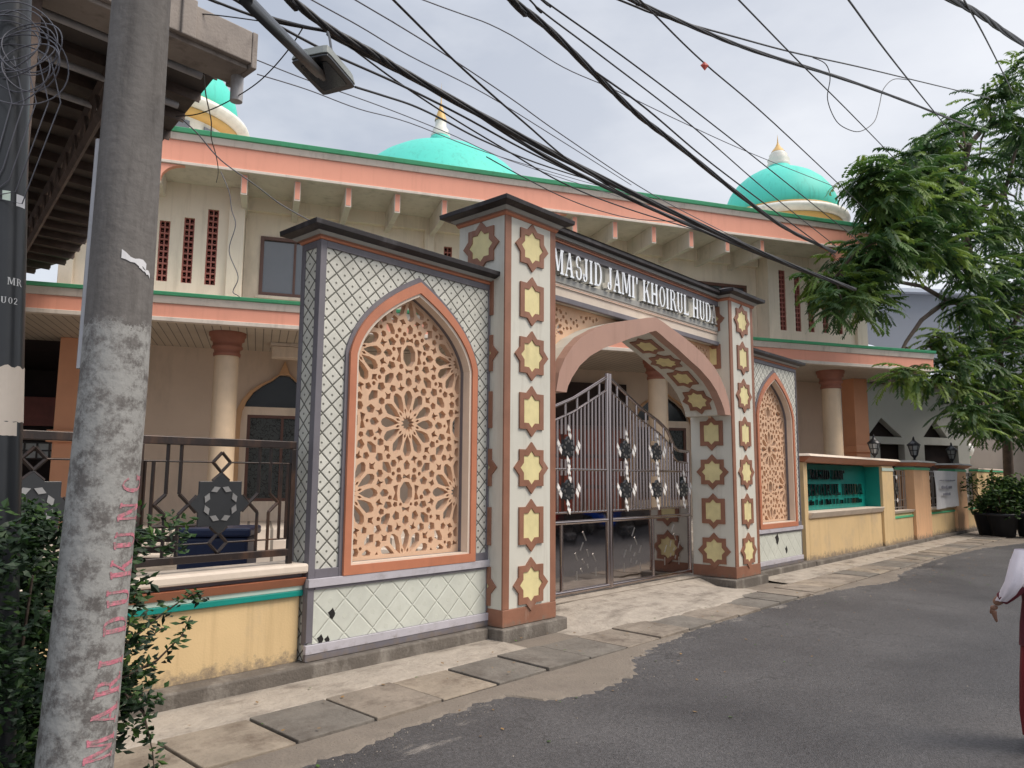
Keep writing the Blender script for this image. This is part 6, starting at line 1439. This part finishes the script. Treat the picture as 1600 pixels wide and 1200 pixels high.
for (x, y, s, lab) in ((21.85, -.62, 1.0, 'leafy shrub in a black pot nearest the street wall'), (21.5, -1.0, .92, 'leafy shrub in a black pot just left of the tree trunk'), (22.0, -1.62, .9, 'yellowish shrub in a black pot right of the tree trunk')):
    t = thing('potted_shrub', lab, 'potted plant', (x, y, -.12), group=None)
    mb = MB(); mb.lathe([(0, 0), (.34 * s, 0), (.46 * s, .62), (.50 * s, .62), (.50 * s, .70), (.42 * s, .70), (.40 * s, .60), (0, .58)], (x, y, -.12), 20); obj('pot', mb, 'pot_black', t)
    mb = MB()
    for k in range(6): a = k * 1.05; mb.tube([(x, y, .45), (x + .3 * math.cos(a) * s, y + .3 * math.sin(a) * s, 1.0), (x + .5 * math.cos(a) * s, y + .5 * math.sin(a) * s, 1.35)], [.03, .02, .008], 5)
    obj('stems', mb, 'bark', t)
    mb = MB(); cs = [(x + rnd.uniform(-.55, .55) * s, y + rnd.uniform(-.55, .55) * s, .75 + rnd.uniform(-.1, .85) * s) for _ in range(16)]
    broad_leaves(mb, cs, rnd, 70, .15, .32); obj('foliage', mb, ['leaf_dark', 'leaf_mid', 'leaf_bright'], t)

# ================================================================== bush round the poles
t = thing('bush', 'dense dark green bush growing round the foot of the poles at the bottom left', 'bush', (-5.1, -2.0, GZ))
rnd = random.Random(8); mb = MB(); cs = []
for _ in range(270):
    x, y = rnd.gauss(-5.12, .21), rnd.gauss(-1.68, .26); z = rnd.uniform(-.05, 1.42)
    if (Vector((x, y)) - Vector((px, py))).length < .22: continue
    cs.append((x, y, z))
for z in [.35 + .08 * k for k in range(14)]: cs.append((-5.26 + rnd.uniform(-.08, .10), -2.35 + rnd.uniform(-.12, .1), z))
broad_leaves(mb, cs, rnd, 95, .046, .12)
rt_c = []
for k in range(32): rt_c.append((rnd.gauss(-4.66, .035), rnd.gauss(-2.10, .07), rnd.uniform(.35, 1.42)))
broad_leaves(mb, rt_c, rnd, 34, .05, .085)
sprigs = [[(-4.68, -2.12, .85), (-4.52, -2.14, .98), (-4.40, -2.16, 1.06), (-4.33, -2.18, 1.03)], [(-4.70, -2.12, .72), (-4.55, -2.2, .80), (-4.47, -2.25, .90), (-4.44, -2.26, .98)], [(-4.72, -2.15, .75), (-4.60, -2.22, .60), (-4.57, -2.26, .45), (-4.56, -2.28, .34)], [(-4.7, -2.1, .9), (-4.58, -2.1, .86), (-4.5, -2.12, .92)], [(-4.72, -2.12, .62), (-4.6, -2.15, .66), (-4.5, -2.18, .62)]]
for s_ in sprigs:
    for p, q in zip(s_, s_[1:]):
        for k in range(3): broad_leaves(mb, [Vector(p).lerp(Vector(q), (k + .5) / 3)], rnd, 6, .045, .028)
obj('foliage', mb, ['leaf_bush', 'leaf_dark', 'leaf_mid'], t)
mb = MB()
for s_ in sprigs: mb.tube(s_, [.006, .005, .003, .002][:len(s_)], 5)
for k in range(14): a = rnd.uniform(0, 6.28); x, y = -5.08 + .12 * math.cos(a), -1.85 + .12 * math.sin(a); mb.tube([(x, y, GZ), (x + .1 * math.cos(a), y + .1 * math.sin(a), .5), (x + .2 * math.cos(a), y + .2 * math.sin(a), 1.2)], [.014, .01, .005], 5)
for k in range(4): mb.tube([(-4.85, -1.95, GZ), (-4.74, -2.08, .5), (-4.69, -2.12, .9 + .12 * k)], [.012, .009, .005], 5)
obj('stems', mb, 'bark', t)
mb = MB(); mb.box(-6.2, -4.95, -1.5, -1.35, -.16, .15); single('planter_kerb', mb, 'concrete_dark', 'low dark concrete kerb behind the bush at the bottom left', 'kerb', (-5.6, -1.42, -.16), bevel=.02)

# ================================================================== things in the yard
t = thing('storage_bin', 'dark blue lidded storage bin seen through the left railing', 'bin', (-1.95, 2.5, 0))
mb = MB(); mb.add([], []); 
Mb = Matrix.Translation((-1.97, 2.45, 0)) @ Matrix.Rotation(R(-40), 4, 'Z')
def lbox(mb, x0, x1, y0, y1, z0, z1, mi=0):
    k = len(mb.v); mb.box(x0, x1, y0, y1, z0, z1, mi); mb.v[k:] = [tuple(Mb @ Vector(v)) for v in mb.v[k:]]
mb = MB(); lbox(mb, -.36, .36, -.25, .3, .12, .93); obj('body', mb, 'bin_blue', t, bevel=.03)
mb = MB(); lbox(mb, -.39, .39, -.29, .33, .935, 1.03); obj('lid', mb, 'bin_blue', t, bevel=.025)
for sx in (-.3, .3):
    mb = MB(); lbox(mb, sx - .04, sx + .04, -.2, .2, 0, .12); obj('wheel', mb, 'rubber', t)
t = thing('garden_bench', 'dark metal bench beside the blue bin behind the left railing', 'bench', (-2.9, 2.6, 0))
mb = MB()
for k in range(4): lbox(mb, -1.7, -.5, -.2 + k * .11, -.12 + k * .11, .44, .46)
obj('seat', mb, 'black_iron', t)
mb = MB()
for k in range(3): lbox(mb, -1.7, -.5, .28, .30, .6 + k * .12, .67 + k * .12)
obj('backrest', mb, 'black_iron', t)
for sx in (-1.68, -.56):
    mb = MB(); lbox(mb, sx, sx + .05, -.2, .3, 0, .43); obj('leg', mb, 'black_iron', t)

# ================================================================== buildings beyond the right end
t = thing('annex_building', 'cream side building with dark triangular windows above the street wall', 'building', (19.86, 2.68, 0))
A_ = Vector((19.86, 2.68, 0)); D_ = (Vector((25.07, .416, 0)) - A_).normalized(); rzA = math.atan2(D_.y, D_.x)
W[t] = Matrix.Translation(A_) @ Matrix.Rotation(rzA, 4, 'Z'); t.rotation_euler = (0, 0, rzA)
tri = lambda a, b, c, z0, z1: [(a, z0), (b, z0), (c, z1)]
plate('wall', rect(-3.5, 5.6, -.1, 5.0), [tri(.55, 2.2, 1.23, 3.02, 3.66), tri(3.24, 4.5, 3.86, 3.06, 3.68), rect(1.10, 2.28, .1, 2.78), rect(3.26, 5.0, .1, 2.80)], .25, 'far_white', t, at=0, local=True)
mb = MB(); mb.box(.3, 5.3, .3, .35, 0, 4); obj('dark_openings', mb, 'dark_interior', t, local=True)
mb = MB(); mb.box(-3.6, 6.3, -.6, .3, 4.80, 4.95); obj('eave', mb, 'window_frame_brown', t, local=True)
mb = MB(); mb.add([(-3.6, -.62, 4.96), (6.3, -.62, 4.96), (6.3, 4.5, 7.2), (-3.6, 4.5, 7.2), (-3.6, -.62, 5.02), (6.3, -.62, 5.02), (6.3, 4.5, 7.26), (-3.6, 4.5, 7.26)], [(0, 3, 2, 1), (4, 5, 6, 7), (0, 1, 5, 4), (1, 2, 6, 5), (2, 3, 7, 6), (3, 0, 4, 7)]); obj('roof', mb, 'far_roof', t, local=True)
mb = MB(); mb.box(-3.4, -3.2, .26, 5, 0, 5); mb.box(5.4, 5.6, .26, 4.5, 0, 5); obj('side_wall', mb, 'far_white', t, local=True)
def house(name, label, loc, rz, wdt, dep, h, mat, wins, roofm='far_roof', eave=None):
    t = thing(name, label, 'building', loc, rz); 
    plate('wall', rect(0, wdt, 0, h), [rect(*w_) for w_ in wins], .2, mat, t, at=0, local=True)
    mb = MB(); mb.box(0, .2, .205, dep, 0, h); mb.box(wdt - .2, wdt, .205, dep, 0, h); mb.box(.2, wdt - .2, dep - .2, dep, 0, h); obj('side_walls', mb, mat, t, local=True)
    mb = MB(); mb.box(-.3, wdt + .3, -.4, dep + .3, h + .003, h + .18); obj('roof', mb, roofm, t, local=True)
    for (a, b, c, d) in wins:
        mb = MB(); f = .06; mb.box(a, b, .06, .14, c, c + f); mb.box(a, b, .06, .14, d - f, d); mb.box(a, a + f, .062, .14, c + f, d - f); mb.box(b - f, b, .062, .14, c + f, d - f); mb.box((a + b) / 2 - .03, (a + b) / 2 + .03, .07, .13, c + f, d - f)
        wn = obj('window', mb, 'window_frame_brown', t, local=True); mb = MB(); mb.box(a + f, b - f, .09, .10, c + f, d - f); obj('pane', mb, 'window_glass', wn, local=True)
    return t
house('tall_grey_building', 'blank blue-grey building rising behind the tree', (27.3, 8.8, 0), R(-42), 16, 8, 10.4, 'far_grey', [(9.5, 10.6, 6.6, 7.7), (12.5, 13.6, 6.6, 7.7)])
house('beige_house', 'low beige house at the far end of the street wall behind the tree trunk', (28.9, 3.0, 0), R(-48), 4.6, 5, 5.0, 'far_beige', [(.8, 1.7, 2.9, 3.6)])
house('pale_house', 'pale plastered house at the right edge beyond the potted shrubs', (31.4, -.9, 0), R(-56), 9, 5, 3.5, 'far_white', [(2.6, 4.0, 1.0, 2.2)], 'far_beige')
# row across the street, seen in the polished gate
h_ = house('shop_row', 'dark shop row on the opposite side of the street', (38, -7.7, -.1), math.pi, 34, 6, 4.2, 'opposite_wall', [(6, 9, .2, 2.6), (12, 15, .2, 2.6), (19, 22, .2, 2.6), (26, 29, .2, 2.6)])

def motorbike(loc, rz, paint, label):
    t = thing('motorbike', label, 'motorbike', loc, rz, group='motorbikes parked across the street')
    for x in (-.62, .62):
        mb = MB(); 
        mb.tube([(x + .26 * math.cos(2 * math.pi * k / 24), 0, .29 + .26 * math.sin(2 * math.pi * k / 24)) for k in range(25)], .045, 8); wh = obj('wheel', mb, 'rubber', t, local=True)
        mb = MB(); mb.tube([(x, -.05, .29), (x, .05, .29)], .05, 10)
        for k in range(6): a = math.pi * k / 3; mb.bar((x, 0, .29), (x + .23 * math.cos(a), 0, .29 + .23 * math.sin(a)), .025)
        obj('rim', mb, 'steel_grey', wh, local=True)
    mb = MB(); mb.prism([(-.75, .62), (-.35, .52), (-.2, .34), (.2, .30), (.32, .45), (.42, .80), (.50, .98), (.40, 1.0), (.25, .55), (.05, .45), (-.1, .62), (-.5, .74), (-.85, .80)], lambda a, b, d: (a, d, b), -.12, .12); obj('body', mb, paint, t, local=True, bevel=.03)
    mb = MB(); mb.prism([(-.80, .76), (.0, .66), (.02, .74), (-.4, .84), (-.82, .86)], lambda a, b, d: (a, d, b), -.13, .13); obj('seat', mb, 'rubber', t, local=True, bevel=.03)
    mb = MB(); mb.tube([(.62, 0, .29), (.46, 0, .95), (.42, 0, 1.05)], .03, 8); mb.tube([(.36, -.33, 1.06), (.44, 0, 1.04), (.36, .33, 1.06)], .018, 8); obj('handlebar', mb, 'lamp_dark', t, local=True)
    mb = MB(); mb.lathe([(0, 0), (.07, .0), (.09, .05), (.0, .09)], (.52, 0, .88), 12); obj('headlight', mb, 'lantern_glass', t, local=True)
motorbike((9.6, -5.8, GZ), R(70), 'bike_red', 'red motorbike parked across the street from the gate')
motorbike((12.9, -6.1, GZ), R(80), 'bike_blue', 'blue motorbike parked across the street from the gate')

# ================================================================== the passer-by at the right edge
def skin(name, verts, edges, radii, mat, parent, sub=2):
    me = bpy.data.meshes.new(name); inv = W[parent].inverted()
    me.from_pydata([inv @ Vector(v) for v in verts], edges, []); me.materials.append(MATS[mat])
    o = link(bpy.data.objects.new(name, me)); o.parent = parent; W[o] = W[parent]
    s = o.modifiers.new('skin', 'SKIN'); s.use_smooth_shade = True
    for i, r_ in enumerate(radii):
        rr = r_ if isinstance(r_, tuple) else (r_, r_)
        me.skin_vertices[0].data[i].radius = rr
    me.skin_vertices[0].data[0].use_root = True
    b = o.modifiers.new('sub', 'SUBSURF'); b.levels = sub; b.render_levels = sub
    return o
pz = GZ; PC = Vector((.275, -4.795, pz)); PF = Vector((.86, .51, 0)).normalized(); PL = Vector((-PF.y, PF.x, 0))
def pp(f, l, z): v = PC + PF * f + PL * l; return (v.x, v.y, pz + z)
t = thing('person', 'person in white headscarf, maroon batik top and long red skirt walking at the right edge', 'person', tuple(PC), math.atan2(PF.y, PF.x))
HT = 1.50
V = [pp(0, 0, .80), pp(0, 0, .95), pp(.0, 0, 1.12), pp(0, 0, 1.24), pp(.01, 0, 1.30), pp(.03, 0, 1.40), pp(.03, 0, 1.49),
     pp(0, .15, 1.22), pp(-.07, .24, 1.04), pp(.02, .315, .945), pp(.05, .335, .915), pp(0, -.15, 1.22), pp(.05, -.22, 1.02), pp(.16, -.24, .88), pp(.20, -.24, .82),
     pp(0, .085, .76), pp(.10, .09, .44), pp(.08, .09, .08), pp(.20, .10, .03), pp(0, -.085, .76), pp(-.06, -.09, .44), pp(-.20, -.09, .12), pp(-.10, -.10, .03)]
Eg = [(0, 1), (1, 2), (2, 3), (3, 4), (4, 5), (5, 6), (3, 7), (7, 8), (8, 9), (9, 10), (3, 11), (11, 12), (12, 13), (13, 14), (0, 15), (15, 16), (16, 17), (17, 18), (0, 19), (19, 20), (20, 21), (21, 22)]
Rd = [(.15, .11), (.13, .10), (.15, .10), (.12, .08), .05, (.085, .095), (.07, .08), .055, .042, .032, .028, .055, .042, .032, .028, .085, .055, .04, .035, .085, .055, .04, .035]
body = skin('body', V, Eg, Rd, 'skin', t)
# hands with separate fingers
for hp, sgn in ((pp(.05, .335, .912), 1), (pp(.20, -.24, .815), -1)):
    h0 = Vector(hp); dn = Vector((0, 0, -1)) * .9 + PF * .25; dn.normalize()
    vs = [h0, h0 + dn * .045]; ed = [(0, 1)]; rd = [(.028, .016), (.034, .016)]
    obj_v = skin('palm', vs, ed, rd, 'skin', t, 1)
    for q, (off, ln_, cu_) in enumerate(((-.026, .062, .25), (-.009, .070, .3), (.009, .066, .35), (.025, .052, .4))):
        b0 = h0 + dn * .06 + PF * off * 1.0; b1 = b0 + dn * ln_ * .5 - PL * sgn * cu_ * .02; b2 = b1 + (dn - PL * sgn * cu_ * 1.2).normalized() * ln_ * .5
        skin('finger', [b0 - dn * .02, b0, b1, b2], [(0, 1), (1, 2), (2, 3)], [.008, .009, .008, .006], 'skin', obj_v, 1)
    b0 = h0 + dn * .03 + PF * .030; b1 = b0 + (PF * .7 + dn).normalized() * .032; b2 = b1 + (PF * .2 + dn).normalized() * .026
    skin('thumb', [b0 - PF * .012, b0, b1, b2], [(0, 1), (1, 2), (2, 3)], [.009, .011, .009, .007], 'skin', obj_v, 1)
def loft(rings, n_=32):   # rings: (centre f,l,z, rf, rl, ripple)
    mb = MB(); vs = []
    for (f, l, z, rf, rl, rp) in rings:
        for k in range(n_):
            a = 2 * math.pi * k / n_; w_ = 1 + rp * math.sin(a * 7 + z * 4) + rp * .6 * math.sin(a * 11 + 1)
            vs.append(pp(f + rf * w_ * math.cos(a), l + rl * w_ * math.sin(a), z))
    fs = [(i * n_ + k, i * n_ + (k + 1) % n_, (i + 1) * n_ + (k + 1) % n_, (i + 1) * n_ + k) for i in range(len(rings) - 1) for k in range(n_)]
    return mb.add(vs, fs, 0, True)
obj('skirt', loft([(0, 0, .86, .12, .165, .0), (0, 0, .70, .155, .20, .02), (0, 0, .45, .175, .222, .05), (.0, 0, .22, .18, .225, .06), (.0, 0, .06, .18, .205, .07)]), 'cloth_red', t)
obj('batik_top', loft([(0, 0, 1.29, .06, .07, 0), (0, 0, 1.24, .09, .17, 0), (0, 0, 1.10, .125, .185, .01), (0, 0, .95, .12, .175, .02), (0, 0, .80, .145, .20, .03), (0, 0, .66, .165, .215, .04)]), 'cloth_maroon', t)
for sgn, pts in ((1, [pp(0, .12, 1.24), pp(-.04, .20, 1.12), pp(-.07, .24, 1.04), pp(-.03, .275, .99), pp(.0, .30, .96)]), (-1, [pp(0, -.12, 1.24), pp(.02, -.19, 1.12), pp(.05, -.225, 1.02), pp(.11, -.235, .94), pp(.135, -.238, .915)])):
    mb = MB(); mb.tube(pts, [.075, .060, .050, .046, .044] if sgn > 0 else [.075, .078, .066, .060, .058], 16, caps=False); obj('sleeve', mb, 'cloth_maroon', t)
obj('arm_drape', loft([(0, .13, 1.29, .07, .07, 0), (-.03, .18, 1.20, .085, .065, .04), (-.06, .235, 1.08, .08, .058, .08), (-.04, .275, 1.0, .07, .048, .11), (.0, .305, .945, .052, .036, .13)], 28), 'cloth_white', t)
obj('headscarf', loft([(-.02, 0, 1.565, .012, .012, 0), (-.015, 0, 1.555, .06, .055, 0), (-.01, 0, 1.51, .10, .085, 0), (-.005, 0, 1.44, .112, .093, .0), (-.005, 0, 1.36, .105, .090, .01), (-.01, 0, 1.30, .11, .12, .02), (-.01, .01, 1.22, .145, .215, .03), (-.01, .01, 1.15, .155, .225, .04), (-.02, .01, 1.09, .158, .225, .06)], 40), 'cloth_white', t)
# face: nose, eyes, mouth on the far side of the head
mb = MB(); mb.lathe([(0, -.02), (.012, -.012), (.014, 0), (.008, .015), (0, .03)], pp(.125, 0, 1.42), 8); obj('nose', mb, 'skin', t)
for l in (-.032, .032):
    mb = MB(); mb.lathe([(0, -.009), (.008, -.005), (.010, 0), (.008, .005), (0, .009)], pp(.112, l, 1.445), 8); obj('eye', mb, 'hair_black', t)
mb = MB(); mb.tube([pp(.112, -.022, 1.375), pp(.120, 0, 1.372), pp(.112, .022, 1.375)], .004, 5); obj('mouth', mb, 'cloth_maroon', t)
mb = MB(); mb.tube([pp(.06, -.085, 1.44), pp(.095, -.05, 1.45), pp(.10, 0, 1.45)], .001, 4)
for l, f in ((.10, .16), (-.10, -.12)):
    mb = MB(); mb.lathe([(0, 0), (.05, 0), (.05, .03), (.035, .06), (0, .07)], pp(f - .03, l, .0), 14, sx=1.9, sy=.85); obj('shoe', mb, 'shoe_black', t)
